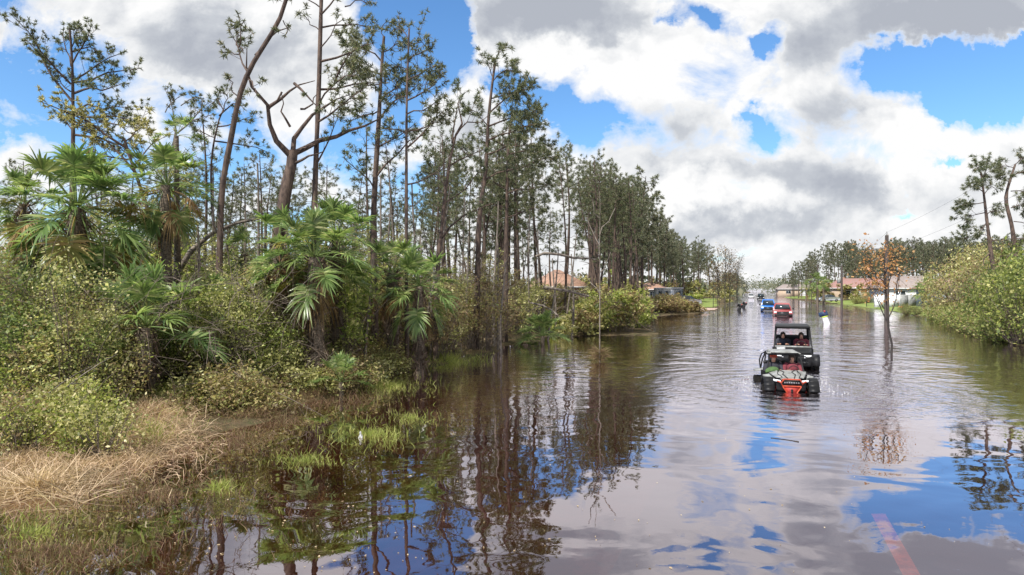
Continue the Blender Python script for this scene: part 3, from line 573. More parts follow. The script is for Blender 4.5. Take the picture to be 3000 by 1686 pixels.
def prof(px, D, rg):   # tree tops follow the skyline of the photograph
    top = np.interp(px, [0, 600, 1200, 1650, 1700, 1740, 1800, 1870, 1930, 1945, 2000, 2100, 2120, 2250], [480, 500, 440, 440, 455, 470, 520, 500, 590, 670, 690, 700, 770, 800]) + rg.uniform(0, 60)
    return float(np.clip(CH + (HZ - top) / F * D, 5, 19))
stand(22, (1600, 1935), (42, 75), (9, 15), 'pine of the dense clump where the shore bends toward the street', 'pines of the clump at the bend', 42, skip=lambda px, D, x: 1570 < px < 1715 and D < 66, hfun=prof)
stand(58, (0, 1200), (32, 70), (9, 14), 'thin background pine seen between the palms and front trunks', 'background pines behind the left bank', 43, protos=PN)
stand(66, (1780, 2125), (75, 200), (8, 13), 'pine in the tree row along the left side of the street', 'pines along the left side of the street', 44, protos=far_m, hfun=prof, skip=houseskip, along=(-60, -13))
stand(17, (1240, 1690), (33, 54), (9, 15), 'full-crowned olive pine in the middle stand stepping down toward the bend', 'full pines of the middle stand', 142, skip=lambda px, D, x: 1580 < px < 1690 and D > 48, hfun=lambda px, D, rg: float(np.clip(CH + (HZ - np.interp(px, [1240, 1330, 1400, 1560, 1600, 1690], [430, 330, 380, 330, 430, 480]) - rg.uniform(0, 120)) / F * D, 8, 19)))
def profR(px, D, rg):
    top = np.interp(px, [2230, 2300, 2350, 2400, 2480, 2560, 2700, 2850, 3000], [812, 792, 752, 720, 712, 722, 705, 710, 690]) + rg.uniform(0, 30)
    return float(np.clip(CH + (HZ - top) / F * D, 6, 22))
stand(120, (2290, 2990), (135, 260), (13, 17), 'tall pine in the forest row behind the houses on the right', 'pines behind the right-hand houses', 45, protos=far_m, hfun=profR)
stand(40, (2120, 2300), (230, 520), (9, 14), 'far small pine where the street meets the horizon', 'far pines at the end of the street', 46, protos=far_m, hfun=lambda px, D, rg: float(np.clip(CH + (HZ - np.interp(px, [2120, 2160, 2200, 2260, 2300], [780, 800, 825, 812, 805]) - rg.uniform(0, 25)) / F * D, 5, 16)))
AP = [pine_proto(s, h, .09, .72, wd, 20, ln_, .75, nb=9, L=.17, W=.034, bare=6, bushy=1.3) for s, h, wd, ln_ in [(331, 8, 1.6, .06), (332, 7, 1.8, -.05), (333, 9, 1.5, .1), (334, 6.5, 1.7, 0.0)]]
for t_, c_ in AP: c_.materials[0] = M['ggrey']; t_.materials[0] = M['barkgrey']
AP2 = [AP[i % 4] for i in range(6)]
stand(62, (200, 1180), (21, 36), (6.5, 10.5), 'airy small-leaved tree in the tangle behind the palms', 'airy trees behind the palms', 47, protos=AP2, name='broadleaf_tree')
stand(12, (1130, 1640), (28, 48), (5, 9), 'airy small-leaved tree among the bare stems of the middle stand', 'airy trees of the middle stand', 48, protos=AP2, name='broadleaf_tree', skip=lambda px, D, x: 1560 < px < 1700)
def snag_proto(seed, h):
    rg = R(seed); tr = MB(); n = 9; t = np.linspace(0, 1, n); ph = rg.uniform(0, 6); p = np.stack([.12 * np.sin(t * 4 + ph), .1 * np.sin(t * 3 + ph), t * h - .4], 1); tr.tube(p, np.linspace(.075, .03, n), 6, cap=True)
    for k in range(16):
        f = rg.uniform(.25, 1); q = p[int(f * (n - 1))]; a_ = rg.uniform(0, 6.28); l = rg.uniform(.3, 1.5) * (1.3 - f); d = np.array([math.cos(a_), math.sin(a_), rg.uniform(.1, 1.2)]); tr.tube(bez(q, q + d * l * .5 - [0, 0, .06], q + d * l, 4), np.linspace(.02, .005, 4), 3)
    return tr.mesh('trunk', M['barkgrey'], True)
SG = [snag_proto(340 + k, h) for k, h in enumerate((6, 7.5, 5, 8.5))]
def snags(n, pxr, Dr, label, group, seed):
    rg = R(seed)
    for k in range(n):
        D = rg.uniform(*Dr); x = xof(rg.uniform(*pxr), D); z = zt(x, D)[0]
        if z < -.1: continue
        o = thing('bare_tree', label, 'bare tree', (x, D, z), rg.uniform(0, 6.28), group); o.rotation_euler = (rg.normal() * .07, rg.normal() * .07, rg.uniform(0, 6)); q = rg.uniform(.7, 1.2); o.scale = (q, q, q); link('trunk', SG[int(rg.integers(4))], o)
snags(46, (1120, 1680), (24, 46), 'thin pale bare tree with broken branches in the brush of the middle stand', 'bare trees of the middle stand', 49)
snags(22, (480, 1100), (19, 30), 'thin pale bare tree rising out of the shrubs behind the palms', 'bare trees behind the palms', 50)
# distant forest closing the view
fr = MB(); frt = MB(); rg = R(5)
for k in range(900):
    D = rg.uniform(150, 520); px = rg.uniform(-200, 3200); x = xof(px, D)
    if 2185 < px < 2285: D = rg.uniform(560, 800); x = xof(px, D)
    elif zt(x, D)[0] < 0.05 or (px > 2190 and D < 260): continue
    h = rg.uniform(4, 9) if px < 2190 else rg.uniform(7, 11) if D < 555 else rg.uniform(11, 17); c = np.array([x, D, h * 0.5]); n = 120
    pts = c + rg.normal(size=(n, 3)) * [h * .28, h * .28, h * .24]; pts[:, 2] = np.maximum(pts[:, 2], 0.3)
    fr.leaves(pts, 1.1, 0.8, rg); frt.tube([(x, D, 0), (x, D, h * .7)], [0.2, 0.1], 4)
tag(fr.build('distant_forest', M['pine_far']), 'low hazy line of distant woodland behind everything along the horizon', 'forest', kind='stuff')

# right-hand tall pines near
hero('tall right-hand pine with dark straight stem and open layered limbs', 42,
     [(2925, 960), (2922, 860), (2918, 800), (2914, 720), (2908, 640), (2900, 560), (2888, 500)],
     [[1.3, (2890, 510), (2870, 490), (2850, 500)], [1.3, (2892, 520), (2900, 490), (2880, 480)], [1.3, (2900, 560), (2860, 545), (2830, 550)], [1.3, (2902, 590), (2860, 590), (2835, 610)], [1.2, (2906, 620), (2870, 630), (2850, 660)], [1.1, (2908, 650), (2880, 690), (2845, 700)], [1.2, (2900, 570), (2930, 540), (2945, 550)], [1.0, (2906, 630), (2940, 610), (2960, 620)], [1.0, (2910, 690), (2885, 685), (2870, 690)], [0, (2914, 740), (2890, 760), (2880, 790)], [0, (2912, 705), (2950, 700), (2980, 705)]], 51, 0.2, 0.05, dens=1.4, tuftL=0.3, W=0.03)
hero('crooked pine whose dense crown is cut by the right edge', 44,
     [(2975, 960), (2975, 860), (2972, 780), (2965, 700), (2955, 630), (2940, 590), (2960, 540), (2985, 480)],
     [[1.5, (2985, 490), (2960, 480), (2945, 500)], [1.5, (2985, 480), (3010, 460), (3040, 470)], [1.5, (2980, 510), (3010, 500), (3050, 510)], [1.5, (2970, 530), (2940, 530), (2925, 520)], [1.4, (2965, 560), (3000, 560), (3040, 570)], [1.3, (2960, 610), (3000, 600), (3040, 620)], [1.3, (2965, 650), (3000, 660), (3030, 650)], [1.2, (2968, 700), (3010, 700), (3040, 720)], [0, (2972, 730), (2950, 750), (2935, 780)]], 52, 0.22, 0.07, dens=1.5, tuftL=0.32, W=0.03)

# ------------------------------------------------------------------ palms
def frond(seed, pitch, L=1.0, stiff=0.8, dead=False):
    """costapalmate leaf: a long stalk and about fifty narrow segments that fold and droop at the tips"""
    rg = R(seed); mb = MB(); pr = math.radians(pitch); pl = 0.95 * L
    d0 = np.array([math.cos(pr), 0, math.sin(pr)]); sag = 0.2 if not dead else 0.3
    pet = bez(np.zeros(3), d0 * pl * 0.55, d0 * pl - np.array([0, 0, sag * pl]), 7); dirn = unit(pet[-1] - pet[-2])
    mb.tube(pet, np.linspace(0.022, 0.011, 7), 4)
    cost = bez(pet[-1], pet[-1] + dirn * 0.25 * L, pet[-1] + dirn * 0.42 * L - np.array([0, 0, 0.14 * L]), 6)
    mb.tube(cost, np.linspace(0.012, 0.004, 6), 3)
    side = np.array([0, 1.0, 0]); upv = np.cross(dirn, side) * -1; upv = unit(upv) if upv[2] > 0 else -unit(upv)
    n = 38; roll = rg.uniform(-0.3, 0.3)
    for k in range(n):
        f = (k + 0.5) / n * 2 - 1; th = f * math.radians(150); s_ = (1 - abs(f)) ** 0.8; ci = s_ * 5; i = min(int(ci), 4); b = cost[i] + (cost[i + 1] - cost[i]) * (ci - i)
        dd = dirn * math.cos(th * 0.78) + side * math.sin(th * 0.78) + upv * (0.42 * abs(math.sin(th)) + rg.normal() * 0.09)
        if dead: dd = dd + np.array([0, 0, -0.8]) + rg.normal(size=3) * 0.22
        dd = unit(dd); l = L * (0.50 + 0.26 * math.cos(th * 0.55)) * rg.uniform(0.7, 1.12); w_ = 0.036 * L * (1.15 if abs(f) < .8 else .8)
        dr = (0.26 if not dead else 0.7) / stiff * rg.uniform(0.5, 1.6)
        ts = np.array([0, 0.3, 0.62, 0.85, 1.0]); cp = b + dd[None] * (ts * l)[:, None] + np.array([0, 0, -1.0])[None] * (dr * l * ts ** 2.6)[:, None]
        sv = unit(np.cross(dd, upv + rg.normal(size=3) * 0.16)); ww = np.array([0.5, 1.75, 1.2, 0.55, 0.06]) * w_ / 2 * (0.5 if dead else 1)
        v = np.stack([cp - sv * ww[:, None], cp + sv * ww[:, None]], 1).reshape(-1, 3)
        mb.add(v, [(2 * j, 2 * j + 1, 2 * j + 3, 2 * j + 2) for j in range(4)])
    return mb
FR = {}
for p_ in (80, 62, 42, 22, 0, -25, -50): FR[p_] = [frond(100 + p_ + q, p_).mesh('frond', M['palm']) for q in (0, 1)]
FY = [frond(300 + p_, p_).mesh('yellow_frond', M['palmyel']) for p_ in (20, -30)]
FD = [frond(400 + p_, p_, 1.0, 1.0, True).mesh('dead_frond', M['palmdead']) for p_ in (0, -35, -65, -75)]
def palm(px, pyc, D, label, size=1.7, nfr=26, ndead=5, nyel=2, seed=1, tr=0.16, lean=0.0, boots=True, pmin=-50, pmax=85, skirt=0.0, name='palm_tree', basepy=None, group=None, droopy=False):
    rg = R(seed); c = P(px, pyc, D); bx = c[0] - lean; bz = zt(bx, D)[0]; o = thing(name, label, 'palm', (bx, D, bz), 0.0, group)
    cz = c[2] - bz; s_ = size / 2.2
    h = max(cz, 0.15)
    t = np.linspace(0, 1, 9); path = np.stack([lean * t ** 1.5, 0.06 * np.sin(t * 5), -0.4 + t * (h + 0.4)], 1)
    tb = MB().tube(path, tr * (1 + 0.12 * np.sin(t * 17)) * np.linspace(1.15, 0.95, 9), 14); tb.build('trunk', M['palmtrunk'], o, True)
    if boots:                                                    # cut frond bases and hanging fibre on the trunk
        bt = MB(); nb = int(60 * h); zz = rg.uniform(0.1, 1, nb) * h; a = rg.uniform(0, 6.28, nb); f = zz / max(h, .01)
        B = np.stack([lean * f ** 1.5 + np.cos(a) * tr * .85, np.sin(a) * tr * .85, zz], 1); Dd = np.stack([np.cos(a), np.sin(a), rg.uniform(0.3, 1.3, nb)], 1)
        bt.blades(B, Dd, rg.uniform(0.15, 0.36, nb), 0.055, 0.0, rg)
        nf = int(50 * h); zz = rg.uniform(0.1, 1, nf) * h; a = rg.uniform(0, 6.28, nf); B = np.stack([lean * (zz / h) ** 1.5 + np.cos(a) * tr, np.sin(a) * tr, zz], 1)
        bt.blades(B, np.stack([np.cos(a) * .5, np.sin(a) * .5, -np.ones(nf)], 1), rg.uniform(0.2, 0.6, nf), 0.03, 0.1, rg); bt.build('boots', M['boots'], o)
    top = np.array([lean, 0, h]); az = rg.uniform(0, 6.28); keys = sorted(FR)
    for k in range(nfr):
        f = k / max(1, nfr - 1); pit = pmax + (pmin - pmax) * f ** 1.05 + rg.normal() * 8; key = min(keys, key=lambda q: abs(q - pit)); az += 2.399 + rg.normal() * 0.25
        fo = link('frond', FR[key][rg.integers(2)], o); fo.location = top + np.array([math.cos(az) * tr * .4, math.sin(az) * tr * .4, 0.1 * (1 - f)]); fo.rotation_euler = (rg.normal() * .1, rg.normal() * .1, az); q = s_ * rg.uniform(0.82, 1.08); fo.scale = (q, q, q)
    for k in range(nyel):
        fo = link('yellow_frond', FY[k % 2], o); fo.location = top - np.array([0, 0, .1]); fo.rotation_euler = (0, 0, rg.uniform(0, 6.28)); fo.scale = (s_,) * 3; tag(fo, 'yellowing frond')
    for k in range(ndead):
        fo = link('dead_frond', FD[min(3, int(rg.uniform(0, 4)))], o); fo.location = top - np.array([0, 0, .15]); fo.rotation_euler = (0, 0, rg.uniform(0, 6.28)); q = s_ * rg.uniform(.7, 1.0); fo.scale = (q, q, q); tag(fo, 'dead brown hanging frond')
    return o
palm(225, 610, 17, 'largest fan palm at far left with huge drooping head and brown hanging fronds', 2.55, 42, 13, 5, 61, 0.17, pmin=-75)
palm(70, 600, 17.5, 'small fan palm head at the left edge of the picture', 1.6, 14, 2, 3, 62, 0.10, pmin=-30)
palm(488, 545, 19, 'fan palm with clean grey trunk and ragged head, second from left', 1.9, 24, 8, 2, 63, 0.15, boots=False, pmin=-70)
palm(520, 400, 20, 'short tuft of fan fronds sticking up above the ragged grey-trunked palm', 1.0, 9, 0, 0, 64, 0.08, boots=False, pmin=-10)
palm(428, 960, 15.4, 'young fan palm with short spiky trunk nearest the dry straw', 2.3, 22, 2, 2, 65, 0.17, pmin=-5, pmax=88)
palm(925, 755, 18.8, 'central full fan palm with shiny fronds and dark shaggy trunk at the waterline', 2.15, 36, 9, 3, 66, 0.22, pmin=-38)
palm(985, 700, 20.5, 'upright bright fan palm head rising behind the central palm', 2.0, 20, 0, 0, 67, 0.15, pmin=0)
palm(815, 715, 20, 'withered fan palm with mostly brown hanging fronds left of the central palm', 1.9, 9, 20, 4, 68, 0.16)
palm(1230, 840, 21.5, 'fan palm with drooping dark head just right of the central palm', 1.9, 28, 3, 0, 69, 0.13)
palm(1150, 800, 22.5, 'shaggy dark-trunked fan palm just behind the drooping dark palm', 1.9, 14, 6, 1, 70, 0.2, pmin=0)
palm(715, 745, 22, 'small round fan palm head deep among the shrubs, left of the withered palm', 1.4, 16, 1, 1, 71, 0.1)
palm(1000, 1120, 17.2, 'low bright palmetto at the waterline in front of the shrubs', 1.15, 12, 1, 0, 72, 0.06, boots=False, pmin=15, name='palmetto')
palm(1590, 985, 33, 'vivid green palmetto clump on the shore left of the leafless sapling', 2.0, 26, 0, 0, 73, 0.1, boots=False, pmin=5, name='palmetto')
palm(655, 890, 17.5, 'pale fan of young palmetto leaves between the young palm and the central palm', 1.2, 10, 1, 1, 74, 0.07, boots=False, pmin=0, name='palmetto')
palm(330, 1010, 16.5, 'dark low palmetto behind the young palm at its left', 1.1, 12, 1, 2, 75, 0.07, boots=False, pmin=-10, name='palmetto')

# ------------------------------------------------------------------ undergrowth
def brush(name, label, cat, spec, mats, seed, leaf=(0.075, 0.045), stems=True, flat=0.3, kind='stuff'):
    """leafy growth: each clump is many sprays of leaf-sized faces round real stems"""
    rg = R(seed); lf, st = MB(), MB(); nm = len(mats)
    for (x, y, h, r, nleaf) in spec:
        z0 = max(zt(x, y)[0], -0.1); ns = max(6, int(nleaf / 45)); a = rg.uniform(0, 6.28, ns); f = rg.uniform(0.12, 1, ns) ** 0.75
        rad = r * np.sqrt(rg.uniform(0.05, 1, ns)) * (0.55 + 0.6 * np.sin(np.clip(f, 0, 1) * 2.6)); tips = np.stack([x + np.cos(a) * rad, y + np.sin(a) * rad, z0 + f * h * rg.uniform(0.8, 1.12, ns)], 1)
        per = max(4, nleaf // ns); pts = np.repeat(tips, per, 0) + rg.normal(size=(ns * per, 3)) * np.array([0.17, 0.17, 0.14]) * (0.7 + r * .35)
        pts[:, 2] = np.maximum(pts[:, 2], z0 + 0.03); lf.leaves(pts, leaf[0], leaf[1], rg, int(rg.integers(nm)), flat)
        nv = max(3, int(r * 7)); va = rg.uniform(0, 6.28, nv)         # whippy stems and bent stalks standing out of the clump
        if leaf[0] < .12:
            for q in range(nv):
                b0 = np.array([x + rg.normal() * .3 * r, y + rg.normal() * .3 * r, z0]); l = h * rg.uniform(.6, 1.25); e = b0 + [math.cos(va[q]) * l * .45, math.sin(va[q]) * l * .45, l]; st.tube(bez(b0, b0 + [0, 0, l * .7], e, 5), np.linspace(.009, .004, 5), 3, nm)
        if stems:
            for q in range(0, ns, 2):
                b = np.array([x + rg.normal() * .15 * r, y + rg.normal() * .15 * r, z0 - 0.1]); st.tube(bez(b, b * [.5, .5, .4] + tips[q] * [.5, .5, .6], tips[q], 5), np.linspace(.016, .004, 5), 3, nm)
    lf.V += st.V if False else []
    if stems and st.n:
        for v_, q_ in zip(st.V, st.Q): pass
        off = lf.n; lf.V += st.V; lf.Q += [q + off for q in st.Q]; lf.qm += st.qm; lf.n += st.n
    return tag(lf.build(name, list(mats) + [M['twig']]), label, cat, kind=kind)
def field(n, pxr, Dr, hf, rr, nl, seed, ok=None):
    # ok(px, D, x) keeps clumps away from trunks and houses
    rg = R(seed); o = []
    t_ = 0
    while len(o) < n and t_ < n * 20:
        t_ += 1; D = rg.uniform(*Dr); px = rg.uniform(*pxr); x = xof(px, D)
        if zt(x, D)[0] < 0.04: continue
        if ok and not ok(px, D, x): continue
        h = hf(px, D, rg); r = rg.uniform(*rr)
        o.append((x, D, max(h, .3), r, int(nl * rg.uniform(.7, 1.3))))
    return o
def htop(tops, lo=0.6):
    xs = [a for a, b in tops]; ys = [b for a, b in tops]
    return lambda px, D, rg: max(0.35, (CH - (np.interp(px, xs, ys) - HZ) / F * D) * rg.uniform(lo, 1.0))
brush('brown_brush', 'tangled brown and olive storm-beaten brush heaped under the leftmost palms', 'brush', field(50, (-150, 420), (13.5, 19), htop([(-150, 760), (300, 770), (420, 850)], .55), (.6, 1.1), 2500, 81, lambda px, D, x: px < 310 or D > 17), [M['bbush'], M['ggrey'], M['bbush'], M['olive']], 82, (0.056, 0.034))
brush('bright_vines', 'bright green low vines between the young palm and the left edge', 'vines', field(58, (-120, 430), (10.6, 15.5), lambda px, D, rg: rg.uniform(.25, 1.0) + (.5 if D > 13.5 else 0), (.3, .75), 900, 83, lambda px, D, x: not (350 < px < 500 and D < 15.6)), [M['gbush'], M['ggrey'], M['gbush'], M['bbush']], 84, (0.05, 0.03))
brush('willow_thicket', 'pale small-leaved thicket on the bank between the young palm and central palm', 'shrubs', field(60, (430, 900), (16.6, 21), htop([(430, 900), (520, 820), (600, 790), (720, 800), (780, 880), (820, 960), (900, 980)], .5), (.5, .95), 1500, 85, lambda px, D, x: not (830 < px < 1010 and D < 19.5)), [M['ggrey'], M['ggrey'], M['gbush'], M['ggrey']], 86, (0.062, 0.034))
brush('shore_tangle', 'brown-green tangle at the foot of the palms along the dark waterline', 'brush', field(70, (540, 1330), (14.2, 24), lambda px, D, rg: rg.uniform(.3, 1.0), (.35, .8), 900, 87, lambda px, D, x: sdist(LEFT, np.array([[x, D]]))[0] < 2.4), [M['weed'], M['ggrey'], M['bbush']], 88, (0.07, 0.035))
brush('understory', 'dense mixed understory behind the palms', 'shrubs', field(75, (-250, 1150), (20, 32), htop([(-250, 700), (300, 690), (700, 700), (1000, 760), (1150, 780)], .5), (.8, 1.5), 1500, 89), [M['ggrey'], M['gbush'], M['bbush']], 90, (0.11, 0.06))
brush('reedy_brush', 'thin brown and yellow-green brush on the shore in front of the pine stand', 'brush', field(80, (1130, 1660), (24, 44), htop([(1130, 860), (1300, 770), (1450, 720), (1560, 780), (1660, 830)], .35), (.6, 1.2), 1000, 91, lambda px, D, x: not (1560 < px < 1700 and D > 38)), [M['bbush'], M['ggrey'], M['weed']], 92, (0.10, 0.045))
brush('yard_brush', 'olive and brown bushes screening the wall of the peach house', 'shrubs', field(16, (1535, 1740), (50, 62), htop([(1535, 850), (1740, 850)], .75), (1.0, 1.8), 1300, 193), [M['ggrey'], M['bbush']], 194, (0.15, 0.09))
brush('shore_brush', 'brown and green brush heap along the low point of shore before the bend', 'brush', field(52, (1600, 1905), (38, 62), htop([(1600, 950), (1700, 900), (1760, 850), (1850, 830), (1905, 900)], .45), (.8, 1.6), 1100, 93, lambda px, D, x: D > 50 or px < 1880), [M['bbush'], M['ggrey'], M['gbush']], 94, (0.16, 0.09))
brush('storm_debris', 'heap of brown cut branches piled before the white camper', 'debris pile', field(22, (1925, 2045), (74, 84), htop([(1925, 868), (1960, 866), (2000, 880), (2045, 900)], .6), (.9, 1.6), 900, 95), [M['bbush'], M['bbush'], M['weed']], 96, (0.2, 0.1))
brush('roadside_woods', 'shaded low leafy growth under the left roadside pines', 'shrubs', field(60, (1700, 2125), (66, 150), lambda px, D, rg: rg.uniform(1.5, 5), (1.2, 2.4), 650, 97, lambda px, D, x: not houseskip(px, D, x)), [M['ggrey'], M['bbush'], M['gbush']], 98, (0.32, 0.2), False)
brush('hedge_growth', 'low brown and green growth behind the right-hand houses', 'shrubs', field(70, (2310, 3050), (112, 175), lambda px, D, rg: rg.uniform(2, 4.5), (1.4, 2.6), 500, 99, lambda px, D, x: D > 128), [M['ggrey'], M['bbush'], M['gbush']], 100, (0.4, 0.25), False)

def tangle(name, label, cat, fields, seed, mt='twig'):
    rg = R(seed); mb = MB()
    for n, pxr, Dr, h0, h1, l0, l1, r_ in fields:
        for k in range(n):
            D = rg.uniform(*Dr); x = xof(rg.uniform(*pxr), D); z = zt(x, D)[0]
            if z < 0: continue
            p0 = np.array([x, D, max(z, 0) + rg.uniform(h0, h1)]); d = unit(rg.normal(size=3) * [1, 1, .8] + [0, 0, .35]); l = rg.uniform(l0, l1); e = p0 + d * l; e[2] = max(e[2], z + .1); q = bez(p0, (p0 + e) / 2 + rg.normal(size=3) * .22 * l, e, 6); mb.tube(q, np.linspace(r_, r_ * .35, 6), 3)
            for j in range(3):
                s_ = q[rg.integers(1, 5)]; mb.tube([s_, s_ + unit(rg.normal(size=3)) * l * .25, s_ + unit(rg.normal(size=3)) * l * .3 + unit(d) * l * .15], [r_ * .5, r_ * .35, r_ * .2], 3)
    return tag(mb.build(name, M[mt]), label, cat, kind='stuff')
tangle('dead_twigs', 'tangle of pale dead twigs and vines through the left bank shrubs', 'twigs', [(330, (-100, 900), (13.5, 19), .4, 3.2, .5, 1.6, .009), (160, (560, 1330), (15, 22), .1, 1.2, .4, 1.2, .009), (240, (400, 1150), (19, 28), 1.0, 4.5, .7, 2.2, .012), (330, (1120, 1680), (24, 40), .4, 4.2, .8, 2.4, .014), (90, (1700, 1900), (40, 55), .5, 2.5, .8, 2.2, .018)], 401)
tangle('bare_branches', 'pale bare branches tangled in the bushes of the right bank', 'branches', [(150, (2760, 3050), (38, 62), .5, 3.8, .8, 2.4, .016)], 402)
# individual shrubs on the right bank
def shrub_meshes(seed, mats, h, r, nl, leaf):
    rg = R(seed); lf, st = MB(), MB(); ns = nl // 40; a = rg.uniform(0, 6.28, ns); f = rg.uniform(0.08, 1, ns); rad = r * np.sqrt(rg.uniform(.1, 1, ns)) * (0.5 + .6 * np.sin(f * 2.7))
    tips = np.stack([np.cos(a) * rad, np.sin(a) * rad, f * h], 1); pts = np.repeat(tips, 40, 0) + rg.normal(size=(ns * 40, 3)) * r * .16; pts[:, 2] = np.maximum(pts[:, 2], .02)
    for i, m_ in enumerate(mats): lf.leaves(pts[i::len(mats)], leaf, leaf * .6, rg, i, .3)
    for q in range(0, ns, 2): b = np.array([rg.normal() * .1, rg.normal() * .1, -.25]); st.tube(bez(b, b * [.5, .5, .4] + tips[q] * [.5, .5, .6], tips[q], 5), np.linspace(.035, .008, 5), 3)
    return st.mesh('stems', M['twig']), lf.mesh('foliage', mats)
SH = [shrub_meshes(120, [M['olive'], M['gbush'], M['olive']], 2.4, 1.5, 9000, .09), shrub_meshes(121, [M['olive'], M['olive'], M['bbush']], 2.2, 1.5, 7000, .09), shrub_meshes(122, [M['bbush'], M['ggrey']], 2.6, 1.6, 5200, .085), shrub_meshes(123, [M['gbush'], M['olive'], M['bbush']], 1.2, 1.3, 5200, .08)]
def shrub(i, px, D, s, label, group=None, sz=None):
    x = xof(px, D); o = thing('shrub', label, 'shrub', (x, D, max(0.0, zt(x, D)[0])), px * .37, group); o.scale = (s, s, sz or s); link('stems', SH[i][0], o); link('foliage', SH[i][1], o); return o
shrub(0, 2985, 33.5, 1.25, 'bright green leafy shrub lowest and nearest at the right edge', sz=1.5)
shrub(0, 3060, 36, 1.5, 'tall yellow-green shrub cut off by the right edge behind the nearest one', sz=2.0)
shrub(1, 2945, 40, 1.4, 'olive shrub in the second row, left of the right-edge shrubs', sz=1.7)
shrub(1, 3010, 46, 1.8, 'high olive thicket at the right edge under the crooked pine', sz=2.4)
shrub(2, 2830, 58, 1.9, 'bare-looking brown bush in front of the orange tiled roof', sz=2.1)
shrub(2, 2780, 62, 1.6, 'brown twiggy bush in front of the grey house wall', sz=1.7)
shrub(2, 2890, 54, 1.7, 'tall brown bush beneath the straight right-hand pine', sz=2.3)
shrub(2, 2860, 66, 1.6, 'reddish bush with thin crown beside the orange roof ridge', sz=2.6)
for k, (px, D, s, i) in enumerate([(2745, 61, .9, 3), (2775, 54, 1.0, 3), (2800, 49, 1.0, 3), (2835, 46, 1.1, 3), (2870, 42, 1.1, 3), (2900, 38.5, 1.1, 3), (2935, 35.5, 1.0, 3), (2965, 36.5, 1.1, 3), (2850, 51, 1.1, 3), (2905, 45, 1.2, 3), (2815, 56, 1.1, 3)]):
    shrub(i, px, D, s, 'low green bush in the row creeping along the right-hand waterline', 'low bushes on the right waterline')
shrub(1, 2655, 72, .5, 'clipped dark round bush in the lawn edge, left of the pair', 'pair of clipped bushes'); shrub(1, 2687, 71, .4, 'clipped dark round bush in the lawn edge, smaller right one of the pair', 'pair of clipped bushes')
shrub(3, 2515, 118, .9, 'yellow-leaved bush against the red-roofed house'); shrub(2, 2545, 118, .8, 'brown shrub by the corner of the red-roofed house')

# rust-leaved tree in the water and smaller bare street trees
def leafy_tree(label, px, basepy, trunkpts, limbs, seed, mt, r0, nleaf, leaf, name, spread=.3, bark='barkdark', group=None):
    D = CH * F / (basepy - HZ); rg = R(seed); tr, cr = MB(), MB(); org = np.array([xof(px, D), D, 0.0]); 
    tp = np.array([org + [0, 0, -.6]] + [P(a, b, D) for a, b in trunkpts]); tr.tube(tp - org, np.linspace(r0, r0 * .35, len(tp)), 8)
    for lb in limbs:
        q = np.array([P(a, b, D) for a, b in lb]); ln_ = np.concatenate([[0], np.cumsum(np.linalg.norm(np.diff(q, axis=0), axis=1))]); q[:, 1] += rg.uniform(-.7, .7) * ln_; tr.tube(q - org, np.linspace(r0 * .45, .008, len(q)), 5)
        tot = ln_[-1]
        for k in range(int(tot * 9)):
            s_ = rg.uniform(.35, 1) * tot; p = np.array([np.interp(s_, ln_, q[:, c]) for c in range(3)]); e = p + rg.normal(size=3) * [spread, spread, spread * .8] + [0, 0, spread * .6]; tr.tube([p - org, (p + e) / 2 - org + rg.normal(size=3) * .03, e - org], [.008, .006, .003], 3)
            nl = max(1, int(nleaf / (len(limbs) * tot * 9))); cr.leaves(e - org + rg.normal(size=(nl, 3)) * spread * .4, leaf, leaf * .65, rg)
    o = thing(name, label, 'tree', tuple(org), 0, group); tr.build('trunk', M[bark], o, True)
    if nleaf: cr.build('crown', M[mt], o)
    return o
leafy_tree('young tree with rust orange leaves rising from the flood', 2612, 1040, [(2612, 1040), (2613, 1010), (2606, 975), (2600, 945), (2598, 900), (2596, 860), (2594, 800)],
           [[(2602, 950), (2588, 910), (2580, 880), (2565, 850), (2545, 810)], [(2590, 905), (2575, 885), (2560, 860)], [(2602, 935), (2618, 900), (2628, 860), (2635, 800)], [(2597, 870), (2575, 830), (2560, 780), (2545, 740)], [(2596, 850), (2610, 800), (2625, 750), (2630, 728)],
            [(2594, 810), (2580, 770), (2570, 740)], [(2594, 800), (2605, 760), (2600, 735)], [(2575, 835), (2540, 800), (2520, 795)], [(2570, 820), (2545, 770), (2520, 730)], [(2625, 850), (2645, 800), (2655, 770)], [(2596, 830), (2560, 800), (2530, 770)], [(2598, 860), (2570, 850), (2540, 845)]], 131, 'orange', .06, 1250, .085, 'maple_tree', .32)
for k, (px, by, top, w_, lab) in enumerate([(2103, 936, 752, 26, 'nearest browned cypress sapling in the water left of the street'), (2124, 926, 730, 22, 'taller dark sapling just right of the nearest browned cypress sapling'), (2137, 916, 745, 24, 'third flooded sapling in the left street row'), (2160, 898, 760, 22, 'fourth flooded sapling with brown top in the left street row')]):
    D = CH * F / (by - HZ); rg = R(200 + k)
    leafy_tree(lab, px, by, [(px, by), (px, by - 60), (px + 1, by - 110), (px, top + 10)], [[(px, y0), (px + rg.uniform(-1, 1) * w_, y0 - 35)] for y0 in np.linspace(by - 62, top + 20, 16)], 200 + k, 'dead' if k != 1 else 'bbush', .05, 800 if k != 1 else 160, .12, 'cypress_sapling', .4)
